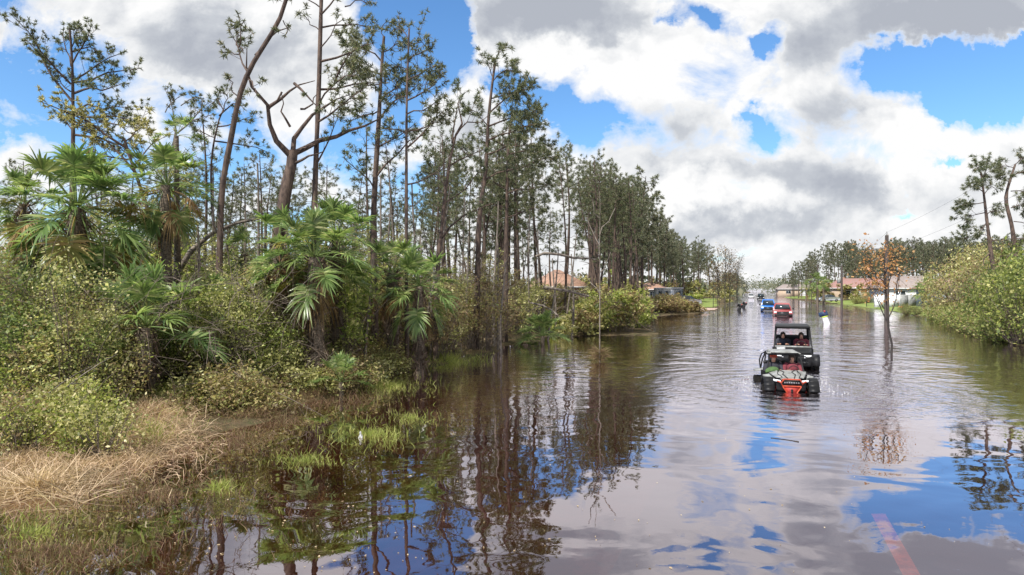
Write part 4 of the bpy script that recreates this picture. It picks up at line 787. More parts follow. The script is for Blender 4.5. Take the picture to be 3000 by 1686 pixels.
for k in range(9):
    D = 95 + k * 16; x = .397 * D - 6.6; px = 1500 + F * x / D; by = HZ + CH * F / D
    t_ = leafy_tree('small brown far sapling in the receding row on the left of the street', px, by, [(px, by), (px, by - 2.5 * F / D), (px, by - 5.5 * F / D)], [[(px, by - hh * F / D), (px + (-1) ** j * .8 * F / D, by - (hh + 1.2) * F / D)] for j, hh in enumerate(np.linspace(1.6, 5, 8))], 220 + k, 'dead', .06, 260, .22, 'cypress_sapling', .6, group='far saplings left of the street')

# fallen and leaning wood
def log(name, label, cat, pts, r0, r1, bark='barkgrey', twigs=6, seed=1):
    rg = R(seed); q = np.array([P(a, b, d) for a, b, d in pts]); mb = MB(); mb.tube(q, np.linspace(r0, r1, len(q)) * (1 + .1 * rg.normal(size=len(q))), 7, cap=True)
    for k in range(twigs):
        i = rg.integers(1, len(q)); e = q[i] + rg.normal(size=3) * [.5, .5, .35]; mb.tube(bez(q[i], (q[i] + e) / 2 + [0, 0, .1], e, 4), [.02, .014, .01, .005], 3)
    return tag(mb.build(name, M[bark], None, True), label, cat)
log('fallen_trunk', 'fallen grey trunk lying level in front of the peach-roofed house', 'fallen tree', [(1590, 842, 36), (1620, 846, 36), (1660, 852, 36.4), (1700, 862, 37), (1725, 868, 37)], .11, .06, seed=3)
log('leaning_trunk', 'long snapped pine trunk leaning across the stand above the fallen grey trunk', 'fallen tree', [(1570, 752, 38), (1595, 742, 38), (1640, 746, 38), (1680, 756, 38.5), (1730, 757, 39), (1745, 762, 39)], .09, .05, seed=4)
log('broken_branch', 'pale broken branch sloping down to the vivid palmetto', 'branch', [(1555, 888, 33), (1590, 895, 32.5), (1620, 912, 32), (1635, 925, 31.5)], .05, .03, seed=5)
log('dead_branch', 'bleached dead branch poking out of the dark hollow at the left edge', 'branch', [(30, 1220, 11.9), (90, 1185, 12.1), (140, 1155, 12.3), (190, 1140, 12.4)], .022, .01, seed=6, twigs=4)
log('bowed_trunk', 'arching grey trunk bending right behind the second palm', 'fallen tree', [(520, 800, 21), (560, 735, 21), (620, 685, 21.3), (690, 655, 21.6), (760, 640, 22), (840, 635, 22)], .10, .03, seed=7)
nest = MB(); rg = R(9); c0 = P(1757, 1045, 25.5); n = 260; a = rg.uniform(0, 6.28, n)
nest.blades(np.stack([c0[0] + np.cos(a) * .07, c0[1] + np.sin(a) * .07, rg.uniform(.02, .5, n)], 1), np.stack([np.cos(a), np.sin(a), rg.uniform(-.2, 1.2, n)], 1), rg.uniform(.2, .75, n), .016, .25, rg)
tag(nest.build('drift_straw', M['weed']), 'ragged bundle of drifted straw round the foot of the leafless sapling', 'debris')

# ------------------------------------------------------------------ grasses
def grass(name, label, mt, patches, seed, W=.012, flatten=.0):
    rg = R(seed); mb = MB()
    for (cx, cy, rx, ry, n, h0, h1, dr, maxz) in patches:          # centre and radii in photo pixels on the ground
        a = rg.uniform(0, 6.28, n); q = np.abs(rg.normal(size=n)) * .62; px = cx + np.cos(a) * q * rx; py = np.maximum(cy + np.sin(a) * q * ry, 1000)
        D = CH * F / (py - HZ); X = (px - 1500) / F * D; Z = zt(X, D); ok = (Z > -.3) | (maxz > 5)
        cl = vnoise(X * 5, D * 5) + vnoise(X * 11, D * 13) * .6; ok &= cl > rg.uniform(-1.1, .9, n)
        X, D, Z = X[ok], D[ok], Z[ok]; m_ = len(X)
        if m_ == 0: continue
        Dr_ = rg.normal(size=(m_, 3)) * ([.9, .9, .4] if flatten > .25 else [.5, .5, .3]); Dr_[:, 2] = np.abs(Dr_[:, 2]) + rg.uniform(.25, 1, m_) * (1 - flatten)
        ht = rg.uniform(h0, h1, m_) * (1 + .3 * vnoise(X * 3, D * 3)); B = np.stack([X, D, np.maximum(Z, -.06)], 1)
        mb.blades(B, Dr_, ht, W, dr, rg)
    return tag(mb.build(name, M[mt]), label, 'grass', kind='stuff')
grass('straw_grass', 'sunlit dry straw-coloured grass matted along the left shore', 'straw', [(200, 1320, 290, 85, 17000, .2, .7, .45, 0), (60, 1380, 220, 60, 7000, .2, .6, .5, 0), (440, 1240, 140, 55, 6500, .3, .8, .3, 0), (250, 1260, 260, 50, 3500, .25, .65, .35, 0), (380, 1300, 170, 60, 7000, .25, .6, .4, 0)], 141, .010, .3)
grass('bank_grass', 'tall green grass growing among the low vines of the left bank', 'gbush', [(140, 1180, 260, 70, 9000, .3, .8, .35, 0), (420, 1190, 130, 50, 3500, .25, .7, .35, 0), (60, 1290, 160, 50, 2200, .25, .6, .35, 0), (300, 1270, 200, 40, 1800, .2, .5, .3, 0)], 145, .014)
grass('flooded_straw', 'flattened reddish straw lying on the water at the lower left', 'straw', [(100, 1440, 240, 34, 2600, .3, .8, .12, 9)], 142, .012, .95)
grass('drowned_weeds', 'sparse brown weeds poking through the shallow water at the bottom left', 'weed', [(150, 1620, 460, 110, 7000, .08, .3, .3, 9), (480, 1450, 240, 90, 5000, .1, .3, .3, 9), (850, 1450, 420, 180, 3000, .05, .16, .3, 9), (700, 1290, 160, 60, 2600, .12, .35, .3, 9), (600, 1170, 150, 50, 6000, .2, .5, .3, 9), (900, 1165, 200, 30, 4500, .2, .5, .3, 9), (760, 1215, 130, 28, 7000, .15, .45, .35, 9)], 143, .009, .2)
grass('sedge', 'yellow-green sedge blades standing in shallow water', 'sedge', [(1080, 1275, 130, 45, 1500, .10, .34, .2, 9), (900, 1350, 140, 30, 900, .08, .26, .2, 9), (1200, 1225, 90, 26, 700, .1, .3, .2, 9), (640, 1430, 50, 22, 420, .1, .28, .2, 9), (100, 1560, 180, 70, 700, .1, .28, .2, 9), (1130, 1130, 160, 30, 1800, .1, .35, .2, 9), (450, 1290, 40, 30, 500, .2, .4, .2, 9), (1300, 1060, 160, 20, 2500, .2, .6, .2, 0)], 144, .012)
# ------------------------------------------------------------------ people
def person(label, loc, rz, pose, shirt='cloth_dark', hat=None, parent_scale=1.0, arms=None):
    """one continuous skinned body; joints in metres from the seat (or from the feet when standing)"""
    o = thing('person', label, 'person', loc, rz)
    if pose == 'seated':
        J = {'pel': (0, 0, .1), 'wai': (0, -.02, .28), 'che': (0, 0, .48), 'nec': (0, 0, .62), 'hea': (0, -.03, .70), 'top': (0, -.03, .83), 'nose': (0, -.11, .75),
             'shl': (.19, 0, .56), 'ell': (.24, -.16, .36), 'wrl': (.14, -.40, .42), 'shr': (-.19, 0, .56), 'elr': (-.24, -.16, .36), 'wrr': (-.14, -.40, .42),
             'hil': (.10, -.02, .06), 'knl': (.13, -.44, .12), 'anl': (.13, -.56, -.28), 'tol': (.13, -.70, -.32), 'hir': (-.10, -.02, .06), 'knr': (-.13, -.44, .12), 'anr': (-.13, -.56, -.28), 'tor': (-.13, -.70, -.32)}
    names = list(J); E = [('pel', 'wai'), ('wai', 'che'), ('che', 'nec'), ('nec', 'hea'), ('hea', 'top'), ('hea', 'nose'), ('che', 'shl'), ('shl', 'ell'), ('ell', 'wrl'), ('che', 'shr'), ('shr', 'elr'), ('elr', 'wrr'), ('pel', 'hil'), ('hil', 'knl'), ('knl', 'anl'), ('anl', 'tol'), ('pel', 'hir'), ('hir', 'knr'), ('knr', 'anr'), ('anr', 'tor')]
    rad = {'pel': .13, 'wai': .12, 'che': .15, 'nec': .055, 'hea': .085, 'top': .075, 'nose': .018, 'shl': .06, 'shr': .06, 'ell': .042, 'elr': .042, 'wrl': .03, 'wrr': .03, 'hil': .085, 'hir': .085, 'knl': .06, 'knr': .06, 'anl': .042, 'anr': .042, 'tol': .035, 'tor': .035}
    V = [Vector(J[n_]) for n_ in names]; EE = [(names.index(a), names.index(b)) for a, b in E]; Rr = [rad[n_] for n_ in names]
    for sx, wr in ((1, 'wrl'), (-1, 'wrr')):                      # palm, four fingers of unequal length and a thumb, curled round the grip
        w0 = Vector(J[wr]); pi = len(V); V.append(w0 + Vector((-sx * .02, -.05, .0))); EE.append((names.index(wr), pi)); Rr.append(.026)
        for f in range(4):
            b = len(V); ln_ = (.030, .035, .033, .026)[f]; ox = (f - 1.5) * .018
            V.append(V[pi] + Vector((ox, -ln_, .012))); V.append(V[pi] + Vector((ox, -ln_ - .012, -.022))); EE += [(pi, b), (b, b + 1)]; Rr += [.009, .008]
        b = len(V); V.append(V[pi] + Vector((-sx * .038, -.006, .004))); V.append(V[pi] + Vector((-sx * .040, -.032, -.012))); EE += [(pi, b), (b, b + 1)]; Rr += [.011, .009]
    me = bpy.data.meshes.new('body'); me.from_pydata([tuple(v) for v in V], EE, []); me.materials.append(M['skin'])
    b = link('body', me, o); s1 = b.modifiers.new('skin', 'SKIN'); s1.use_smooth_shade = True; s2 = b.modifiers.new('sub', 'SUBSURF'); s2.levels = 1; s2.render_levels = 1
    for i, r_ in enumerate(Rr): me.skin_vertices[0].data[i].radius = (r_, r_)
    me.skin_vertices[0].data[0].use_root = True
    sh = MB(); 
    t = np.array([(0, 0, .04), (0, -.02, .2), (0, -.01, .38), (0, 0, .5), (0, 0, .58), (0, -.01, .63)], float); sh.tube(t, [.17, .165, .185, .20, .15, .075], 12, cap=True)
    for sx in (1, -1): sh.tube([(sx * .14, 0, .56), (sx * .22, -.03, .52), (sx * .25, -.16, .36), (sx * .20, -.27, .38)], [.085, .08, .062, .05], 9, cap=True)
    sh.build('shirt', M[shirt], o, True)
    tr = MB()
    for sx in (1, -1): tr.tube([(sx * .08, .03, .08), (sx * .13, -.42, .13), (sx * .13, -.48, .06), (sx * .13, -.56, -.24)], [.115, .085, .08, .06], 9, cap=True)
    tr.build('trousers', M['cloth_dark'], o, True)
    hb = MB(); th = np.linspace(0, math.pi * .62, 6)
    if hat: hb.tube([(0, -.02, .78), (0, -.02, .82), (0, -.02, .87), (0, -.02, .895)], [.112, .112, .09, .03], 12, cap=True); hb.box((0, -.15, .80), (.14, .12, .015)); hb.build('cap', M[hat], o, True)
    else: hb.tube([(0, .0, .70), (0, .0, .76), (0, -.0, .83), (0, -.01, .885)], [.085, .105, .10, .04], 12, cap=True); hb.build('hair', M['hair'], o, True)
    return o

# ------------------------------------------------------------------ off-road buggies
def wheel(parent, x, y, r, w_, side, rimmat='black', z=None):
    z = r if z is None else z
    wh = MB(); rg = R(int(abs(x * 100 + y * 10)) + 3)
    wh.cyl((x, y, z), r * .93, w_, 26); wh.cyl((x, y, z), r * .97, w_ * .78, 26)
    for k in range(22):                                           # knobbly tread
        a = k * 2 * math.pi / 22
        for q in (-1, 0, 1):
            c = Vector((x + q * w_ * .32, y + math.cos(a + q * .12) * r * .96, z + math.sin(a + q * .12) * r * .96)); b = MB().box((0, 0, 0), (w_ * .24, .06, .018)); v = b.V[0] @ np.array(Matrix.Rotation(a + q * .12 - math.pi / 2, 3, 'X')).T + np.array(c); wh.add(v, b.Q[0])
    t = wh.build('tyre', M['rubber'], parent)
    rm = MB().cyl((x + side * w_ * .47, y, z), r * .55, .03, 20)
    for k in range(6):
        a = k * math.pi / 3; rm.box((x + side * (w_ * .5 + .01), y + math.cos(a) * r * .3, z + math.sin(a) * r * .3), (.03, .045 + abs(math.cos(a)) * r * .3, .045 + abs(math.sin(a)) * r * .3))
    rm.build('rim', M[rimmat], t); return t
def place_vehicle(name, label, cat, px, D, rear, z=-.5, group=None):
    return thing(name, label, cat, (xof(px, D), D, z), -math.atan(rear), group)

BZ = -0.50
b1 = place_vehicle('off_road_buggy', 'nearest buggy in the flood with pale hood and roof and orange bumper', 'buggy', 2297, 19.2, 0.27, BZ); b1.scale = (.89, .89, .89)
# local frame: front towards -Y, origin midway between the axles
for sx in (-1, 1):
    wheel(b1, sx * .70, -1.08, .38, .27, sx); wheel(b1, sx * .72, 1.10, .38, .30, sx)
body = MB(); body.prism([(-1.0, .42), (-1.38, .60), (-1.40, .80), (-1.1, .92), (-.45, 1.0), (1.2, .95), (1.45, .85), (1.4, .45)], -.40, .40, x0t=-.46, x1t=.46)
body.prism([(-.35, .36), (-.40, .92), (.7, .98), (.75, .36)], -.66, -.60); body.prism([(-.35, .36), (-.40, .92), (.7, .98), (.75, .36)], .60, .66)
body.box((0, -.3, .98), (1.1, .22, .18)); body.box((0, 1.15, 1.0), (1.0, .6, .16)); body.box((0, 0.1, .40), (1.2, 1.3, .08))
body.build('body', M['black'], b1, bevel=.02)
hood = MB(); hood.hexa([(-.30, -1.40, .93), (.30, -1.40, .93), (.44, -.50, 1.10), (-.44, -.50, 1.10)], [(-.24, -1.36, .98), (.24, -1.36, .98), (.40, -.52, 1.16), (-.40, -.52, 1.16)])
hood.build('hood', M['greypaint'], b1, bevel=.015)
for sx in (-1, 1):                                                # faceted pale panels beside the hood
    hp = MB(); hp.hexa([(sx * .26, -1.30, 1.003), (sx * .42, -1.22, .97), (sx * .62, -.55, 1.07), (sx * .34, -.60, 1.15)][::(1 if sx > 0 else -1)], [(sx * .26, -1.28, 1.04), (sx * .40, -1.20, 1.02), (sx * .60, -.55, 1.11), (sx * .34, -.60, 1.185)][::(1 if sx > 0 else -1)])
    hp.build('hood_panel', M['greypaint'], b1, bevel=.01); hp = MB(); hp.hexa([(sx * .46, -1.38, .90), (sx * .60, -1.30, .86), (sx * .80, -.75, .97), (sx * .60, -.80, 1.02)][::(1 if sx > 0 else -1)], [(sx * .46, -1.36, .93), (sx * .60, -1.28, .90), (sx * .80, -.75, 1.01), (sx * .60, -.80, 1.06)][::(1 if sx > 0 else -1)]); hp.build('fender_panel', M['greypaint'], b1, bevel=.01)
seam = MB()
for sx in (-1, 1): seam.tube([(sx * .10, -1.37, 1.0), (sx * .20, -1.0, 1.075), (sx * .12, -.75, 1.12), (sx * .26, -.54, 1.175)], .013, 5); seam.tube([(sx * .26, -1.32, 1.02), (sx * .36, -1.0, 1.085), (sx * .30, -.7, 1.16)], .016, 5)
seam.build('hood_seam', M['black'], b1)
for sx in (-1, 1):
    fd = MB(); pth = [(sx * .68, -1.08 + .50 * math.cos(a), .46 + .50 * math.sin(a)) for a in np.linspace(math.pi * .12, math.pi * .92, 8)]
    for a, b in zip(pth[:-1], pth[1:]): fd.hexa([(a[0] - .16, a[1], a[2]), (a[0] + .16, a[1], a[2]), (b[0] + .16, b[1], b[2]), (b[0] - .16, b[1], b[2])], [(a[0] - .16, a[1], a[2] + .03), (a[0] + .16, a[1], a[2] + .03), (b[0] + .16, b[1], b[2] + .03), (b[0] - .16, b[1], b[2] + .03)])
    fd.build('fender', M['black'], b1)
    rf = MB().hexa([(sx * .5, .75, 1.0), (sx * .86, .8, .92), (sx * .86, 1.42, .88), (sx * .5, 1.45, .96)][::sx], [(sx * .5, .75, 1.05), (sx * .86, .8, .96), (sx * .86, 1.42, .93), (sx * .5, 1.45, 1.01)][::sx]); rf.build('rear_fender', M['greypaint'], b1, bevel=.01)
    hl = MB().hexa([(sx * .30, -1.43, .86), (sx * .54, -1.36, .89), (sx * .54, -1.28, .89), (sx * .30, -1.33, .86)][::sx], [(sx * .33, -1.42, .93), (sx * .54, -1.36, .945), (sx * .54, -1.28, .945), (sx * .33, -1.33, .93)][::sx]); hl.build('headlight', M['lamp'], b1, bevel=.008)
    ar = MB().tube([(sx * .22, -1.15, .52), (sx * .62, -1.10, .40)], .022, 6).tube([(sx * .22, -1.0, .62), (sx * .62, -1.07, .50)], .022, 6); ar.build('suspension_arm', M['metal'], b1)
    sg = MB(); hh = np.linspace(0, 1, 60); sg.tube(np.stack([sx * (.30 + .22 * hh) + .04 * np.cos(hh * 44), -1.16 + .04 * np.sin(hh * 44), .86 - .36 * hh], 1), .012, 5); sg.build('coil_spring', M['redplate'], b1)
bp = MB(); y0 = -1.56
out_ = [(-.235, .985), (.235, .985), (.33, .86), (.27, .74), (.10, .47), (-.10, .47), (-.27, .74), (-.33, .86), (-.235, .985)]
bp.tube([(a, y0 + (.985 - z) * -.02, z) for a, z in out_], .022, 8); bp.tube([(-.27, y0, .76), (.27, y0, .76)], .022, 8)
for sx in (-1, 1): bp.tube([(sx * .32, y0, .87), (sx * .44, -1.50, .92)], .024, 8, cap=True); bp.tube([(sx * .235, y0, .985), (sx * .28, -1.30, .93)], .022, 6)
bp.build('bumper', M['orangepaint'], b1, True)
sk = MB().hexa([(-.09, -1.545, .47), (.09, -1.545, .47), (.09, -1.50, .47), (-.09, -1.50, .47)], [(-.24, -1.545, .745), (.24, -1.545, .745), (.24, -1.50, .745), (-.24, -1.50, .745)]); sk.build('skid_plate', M['redplate'], b1)
hk = MB().cyl((0, -1.56, .63), .035, .05, 12, 'Y').box((0, -1.57, .585), (.05, .04, .05)); hk.build('winch_hook', M['black'], b1)
lb = MB().box((0, -1.53, .865), (.46, .05, .12)); l_ = lb.build('light_bar', M['black'], b1)
lb = MB(); [lb.box((q * .07, -1.559, .865), (.055, .008, .05)) for q in range(-3, 4)]; lb.build('light_bar_lens', M['metal'], l_)
cg = MB()
for sx in (-1, 1):
    cg.tube([(sx * .56, -.42, 1.08), (sx * .50, -.02, 1.64), (sx * .49, .35, 1.70), (sx * .50, .78, 1.67), (sx * .58, 1.05, 1.35), (sx * .60, 1.35, 1.0)], .026, 8); cg.tube([(sx * .60, .62, .95), (sx * .50, .72, 1.66)], .026, 8); cg.tube([(sx * .50, .78, 1.66), (sx * .62, 1.0, 1.55), (sx * .66, 1.25, 1.30), (sx * .62, 1.3, 1.0)], .022, 6)
for y, z in ((-.02, 1.64), (.78, 1.66)): cg.tube([(-.5, y, z), (.5, y, z)], .024, 8)
cg.tube([(-.5, .75, 1.6), (.5, .9, 1.05)], .02, 6); cg.build('roll_cage', M['black'], b1, True)
rf = MB().hexa([(-.50, -.10, 1.675), (.50, -.10, 1.675), (.47, .85, 1.69), (-.47, .85, 1.69)], [(-.44, -.07, 1.74), (.44, -.07, 1.74), (.42, .82, 1.755), (-.42, .82, 1.755)]); rf.hexa([(-.56, .0, 1.665), (.56, .0, 1.665), (.54, .45, 1.675), (-.54, .45, 1.675)], [(-.54, .02, 1.70), (.54, .02, 1.70), (.52, .43, 1.71), (-.52, .43, 1.71)])
rfo = rf.build('roof', M['greypaint'], b1, bevel=.015); MB().box((0, -.105, 1.70), (.9, .02, .035)).build('roof_trim', M['black'], rfo)
for sx in (-1, 1):
    st = MB().prism([(.10, .62), (.10, .74), (.48, .72), (.58, 1.32), (.70, 1.32), (.64, .62)], sx * .30 - .22, sx * .30 + .22); st.build('seat', M['black'], b1, bevel=.03)
MB().tube([(.30 + .16 * math.cos(a), -.12 + .06 * math.sin(a), 1.12 + .14 * math.sin(a)) for a in np.linspace(0, 2 * math.pi, 17)], .014, 6).build('steering_wheel', M['black'], b1)
mr = MB(); [mr.box((sx * .64, -.2, 1.38), (.13, .05, .09)) for sx in (-1, 1)]; mr.build('mirror', M['black'], b1)
MB().tube([(-.62, 1.3, 1.0), (-.63, 1.32, 2.2)], .006, 4).build('whip_antenna', M['white'], b1)
def seatat(b, x, y, z, **k):
    rz = b.rotation_euler.z; c, s = math.cos(rz), math.sin(rz); return person(loc=(b.location.x + c * x - s * y, b.location.y + s * x + c * y, b.location.z + z), rz=rz, pose='seated', **k)
seatat(b1, -.27, .27, .56, label='passenger in an orange cap in the left-hand seat of the nearest pale-hooded buggy', hat='orangepaint')
seatat(b1, .27, .27, .56, label='driver in a maroon shirt at the wheel of the nearest pale-hooded buggy', shirt='cloth_red')
rz = b1.rotation_euler.z
tp = MB(); rg = R(31); gxx, gyy = np.meshgrid(np.linspace(-.2, .2, 10), np.linspace(-.13, .13, 9)); zz = .09 + .05 * vnoise(gxx * 9, gyy * 11) - .10 * ((gxx / .22) ** 2 + (gyy / .15) ** 2) ** 2; i = (np.arange(8)[:, None] * 10 + np.arange(9)[None]).ravel()
tp.add(np.stack([gxx.ravel(), gyy.ravel(), np.maximum(zz, -.02).ravel()], 1), np.stack([i, i + 1, i + 11, i + 10], 1))
to = tp.build('folded_tarp', M['cloth_green'], None, True); sm_ = to.modifiers.new('s', 'SOLIDIFY'); sm_.thickness = .03
lx, ly, lz = -.42, -.50, 1.0; c, s = math.cos(rz), math.sin(rz); to.location = (b1.location.x + c * lx - s * ly, b1.location.y + s * lx + c * ly, BZ + lz); to.rotation_euler = (0, 0, rz)
tag(to, 'crumpled green cloth lying on the hood corner of the nearest buggy', 'tarp')

b2 = place_vehicle('off_road_buggy', 'taller black buggy following right behind the nearest one', 'buggy', 2321, 24.9, 0.42, -.48)
for sx in (-1, 1): wheel(b2, sx * .74, -1.25, .38, .27, sx); wheel(b2, sx * .74, 1.35, .38, .27, sx)
bd = MB(); bd.prism([(-1.35, .45), (-1.68, .60), (-1.70, .90), (-1.50, 1.08), (-.75, 1.16), (-.70, .75), (1.0, .75), (1.05, 1.05), (2.0, 1.05), (2.0, .55), (1.6, .45)], -.62, .62, x0t=-.66, x1t=.66); bd.box((0, .2, .5), (1.45, 2.0, .10)); bd.build('body', M['black'], b2, bevel=.025)
for sx in (-1, 1):
    MB().prism([(-.72, .50), (-.72, 1.12), (.15, 1.10), (.25, .50)], sx * .70 - .03, sx * .70 + .03).build('door', M['black'], b2, bevel=.015)
    MB().prism([(-.95, .80), (-1.25, 1.0), (-1.65, .92), (-1.75, .60), (-1.68, .60), (-1.6, .84), (-1.25, .92), (-.9, .72)], sx * .74 - .16, sx * .74 + .16).build('fender', M['black'], b2)
    MB().hexa([(sx * .36, -1.735, .88), (sx * .62, -1.68, .90), (sx * .62, -1.6, .90), (sx * .36, -1.66, .88)][::sx], [(sx * .36, -1.70, .98), (sx * .62, -1.62, .98), (sx * .62, -1.56, .98), (sx * .36, -1.60, .98)][::sx]).build('headlight', M['lamp'], b2)
hd = MB().hexa([(-.60, -1.58, 1.06), (.60, -1.58, 1.06), (.66, -.78, 1.165), (-.66, -.78, 1.165)], [(-.55, -1.54, 1.10), (.55, -1.54, 1.10), (.62, -.80, 1.20), (-.62, -.80, 1.20)]); hd.build('hood', M['black'], b2, bevel=.012)
gp_ = MB().hexa([(-.58, -1.50, 1.108), (-.30, -1.50, 1.108), (-.26, -.86, 1.193), (-.60, -.86, 1.193)], [(-.56, -1.48, 1.118), (-.36, -1.48, 1.118), (-.30, -.88, 1.205), (-.58, -.88, 1.205)]); gp_.build('hood_white_patch', M['white'], b2)  # thin white patch on the left of the hood
MB().box((0, -.79, 1.215), (1.30, .10, .07)).build('cowl', M['greypaint'], b2)
cg = MB()
for sx in (-1, 1): cg.tube([(sx * .68, -.74, 1.12), (sx * .60, -.38, 1.93), (sx * .60, .5, 1.96), (sx * .60, 1.25, 1.93), (sx * .66, 1.35, 1.0)], .034, 8); cg.tube([(sx * .66, .45, .8), (sx * .60, .5, 1.95)], .030, 8)
for y, z in ((-.38, 1.93), (.5, 1.95), (1.25, 1.93)): cg.tube([(-.6, y, z), (.6, y, z)], .030, 8)
cg.build('roll_cage', M['black'], b2, True)
r2 = MB().hexa([(-.66, -.52, 1.965), (.66, -.52, 1.965), (.64, 1.35, 1.975), (-.64, 1.35, 1.975)], [(-.60, -.46, 2.02), (.60, -.46, 2.02), (.58, 1.30, 2.03), (-.58, 1.30, 2.03)]); r2.build('roof', M['black'], b2, bevel=.02)
for y in (.15, 1.0):
    MB().prism([(y, .72), (y, .86), (y + .40, .84), (y + .50, 1.50), (y + .60, 1.50), (y + .55, .72)], -.60, .60).build('bench_seat', M['black'], b2, bevel=.03)
MB().tube([(.32 + .17 * math.cos(a), -.25 + .06 * math.sin(a), 1.25 + .15 * math.sin(a)) for a in np.linspace(0, 2 * math.pi, 17)], .015, 6).build('steering_wheel', M['black'], b2)
bb = MB().tube([(-.42, -1.78, .62), (-.42, -1.82, .95), (.42, -1.82, .95), (.42, -1.78, .62)], .024, 8).tube([(-.5, -1.80, .72), (.5, -1.80, .72)], .02, 8); bb.build('bumper', M['black'], b2, True)
MB().tube([(-.66, 1.6, 1.0), (-.67, 1.62, 2.75)], .006, 4).build('whip_antenna', M['white'], b2)
seatat(b2, -.34, .32, .84, label='passenger in dark clothes on the left-hand side of the taller black buggy')
seatat(b2, .34, .32, .84, label='driver with bare head in maroon at the wheel of the taller black buggy', shirt='cloth_red')

# ------------------------------------------------------------------ pickups and cars
def pickup(name, label, cat, px, D, rear, paint, z=-.52, w_=1.95, hgt=1.85, L=5.5, lenses=True, bedopen=True, group=None):
    o = place_vehicle(name, label, cat, px, D, rear, z, group); h = w_ / 2; f = -L / 2
    MB().prism([(f, .50), (f - .02, .78), (f + .10, 1.06), (f + 1.35, 1.16), (f + 3.5, 1.16), (L / 2, 1.14), (L / 2, .50)], -h, h, x0t=-h + .06, x1t=h - .06).build('body', M[paint], o, bevel=.05)
    c = MB().prism([(f + 1.20, 1.155), (f + 1.95, hgt - .04), (f + 2.2, hgt), (f + 3.25, hgt), (f + 3.6, 1.155)], -h + .06, h - .06, x0t=-h + .26, x1t=h - .26); cb = c.build('cab', M[paint], o, bevel=.04)
    MB().hexa([(-h + .14, f + 1.195, 1.20), (h - .14, f + 1.195, 1.20), (h - .14, f + 1.22, 1.20), (-h + .14, f + 1.22, 1.20)], [(-h + .31, f + 1.83, hgt - .10), (h - .31, f + 1.83, hgt - .10), (h - .31, f + 1.86, hgt - .10), (-h + .31, f + 1.86, hgt - .10)]).build('windshield', M['carglass'], cb)
    for sx in (-1, 1):
        MB().hexa([(sx * (h - .065), f + 1.55, 1.22), (sx * (h - .065), f + 3.3, 1.22), (sx * (h - .08), f + 3.3, 1.22), (sx * (h - .08), f + 1.55, 1.22)][::sx], [(sx * (h - .215), f + 2.05, hgt - .12), (sx * (h - .215), f + 3.1, hgt - .12), (sx * (h - .23), f + 3.1, hgt - .12), (sx * (h - .23), f + 2.05, hgt - .12)][::sx]).build('side_window', M['carglass'], cb)
        wheel(o, sx * (h - .12), f + 1.0, .39, .25, sx, 'metal'); wheel(o, sx * (h - .12), L / 2 - 1.15, .39, .25, sx, 'metal')
        MB().hexa([(sx * (h - .36), f - .035, .84), (sx * (h - .07), f - .02, .84), (sx * (h - .07), f + .06, .84), (sx * (h - .36), f + .06, .84)][::sx], [(sx * (h - .36), f + .01, .99), (sx * (h - .09), f + .03, .99), (sx * (h - .09), f + .1, .99), (sx * (h - .36), f + .1, .99)][::sx]).build('headlight', M['lamp'], o)
        MB().box((sx * (h + .12), f + 1.5, 1.28), (.2, .1, .16)).build('mirror', M['black'], o, bevel=.02)
    gr = MB().box((0, f - .02, .86), (w_ - .76, .07, .26)); g_ = gr.build('grille', M['black'], o, bevel=.01); gb = MB(); [gb.box((0, f - .06, .78 + q * .07), (w_ - .82, .02, .022)) for q in range(3)]; gb.build('grille_bar', M['metal'], g_)
    MB().box((0, f - .06, .62), (w_ - .05, .18, .2)).build('bumper', M['black'], o, bevel=.03)
    return o
pickup('pickup_truck', 'faded red pickup truck driving through the flood toward the viewer', 'pickup', 2291, 70.5, .40, 'redpaint', z=-.46, w_=1.98)
pickup('pickup_truck', 'bright blue pickup truck with headlights, behind and left of the red one', 'pickup', 2250, 85, .40, 'bluepaint', z=-.36, w_=1.85, hgt=1.95)
pickup('pickup_truck', 'far dark pickup truck small near the vanishing point of the street', 'pickup', 2229, 178, .40, 'black', z=-.3, hgt=2.0)
def sedan(label, px, D, rz, paint, z, cat='car'):
    o = thing('parked_car', label, cat, (xof(px, D), D, z), rz)
    MB().prism([(-2.2, .30), (-2.25, .62), (-1.2, .86), (1.4, .92), (2.2, .88), (2.25, .35)], -.88, .88, x0t=-.82, x1t=.82).build('body', M[paint], o, bevel=.06)
    cb = MB().prism([(-1.25, .86), (-.5, 1.40), (.6, 1.42), (1.5, .9)], -.78, .78, x0t=-.58, x1t=.58).build('cab', M['carglass'], o, bevel=.03)
    MB().prism([(-.45, 1.41), (-.4, 1.45), (.5, 1.47), (.62, 1.43)], -.56, .56).build('roof', M[paint], o, bevel=.02)
    for sx in (-1, 1):
        for y in (-1.35, 1.35): wheel(o, sx * .80, y, .31, .2, sx, 'metal')
        MB().box((sx * .62, -2.2, .64), (.36, .12, .12)).build('headlight', M['lamp'], o, bevel=.02)
        MB().box((sx * .93, -.75, .95), (.16, .1, .12)).build('mirror', M[paint], o)
    MB().box((0, -2.22, .42), (1.5, .12, .16)).build('bumper', M[paint], o, bevel=.03)
    return o
sedan('white car far down the flooded street at its left', 2201, 215, -.38, 'white', -.1)
sedan('silver car parked at the end of the white camper', 2008, 92, -1.25, 'silver', .55)
sedan('grey car parked left of the red-roofed house', 2425, 128, -1.45, 'silver', .4)
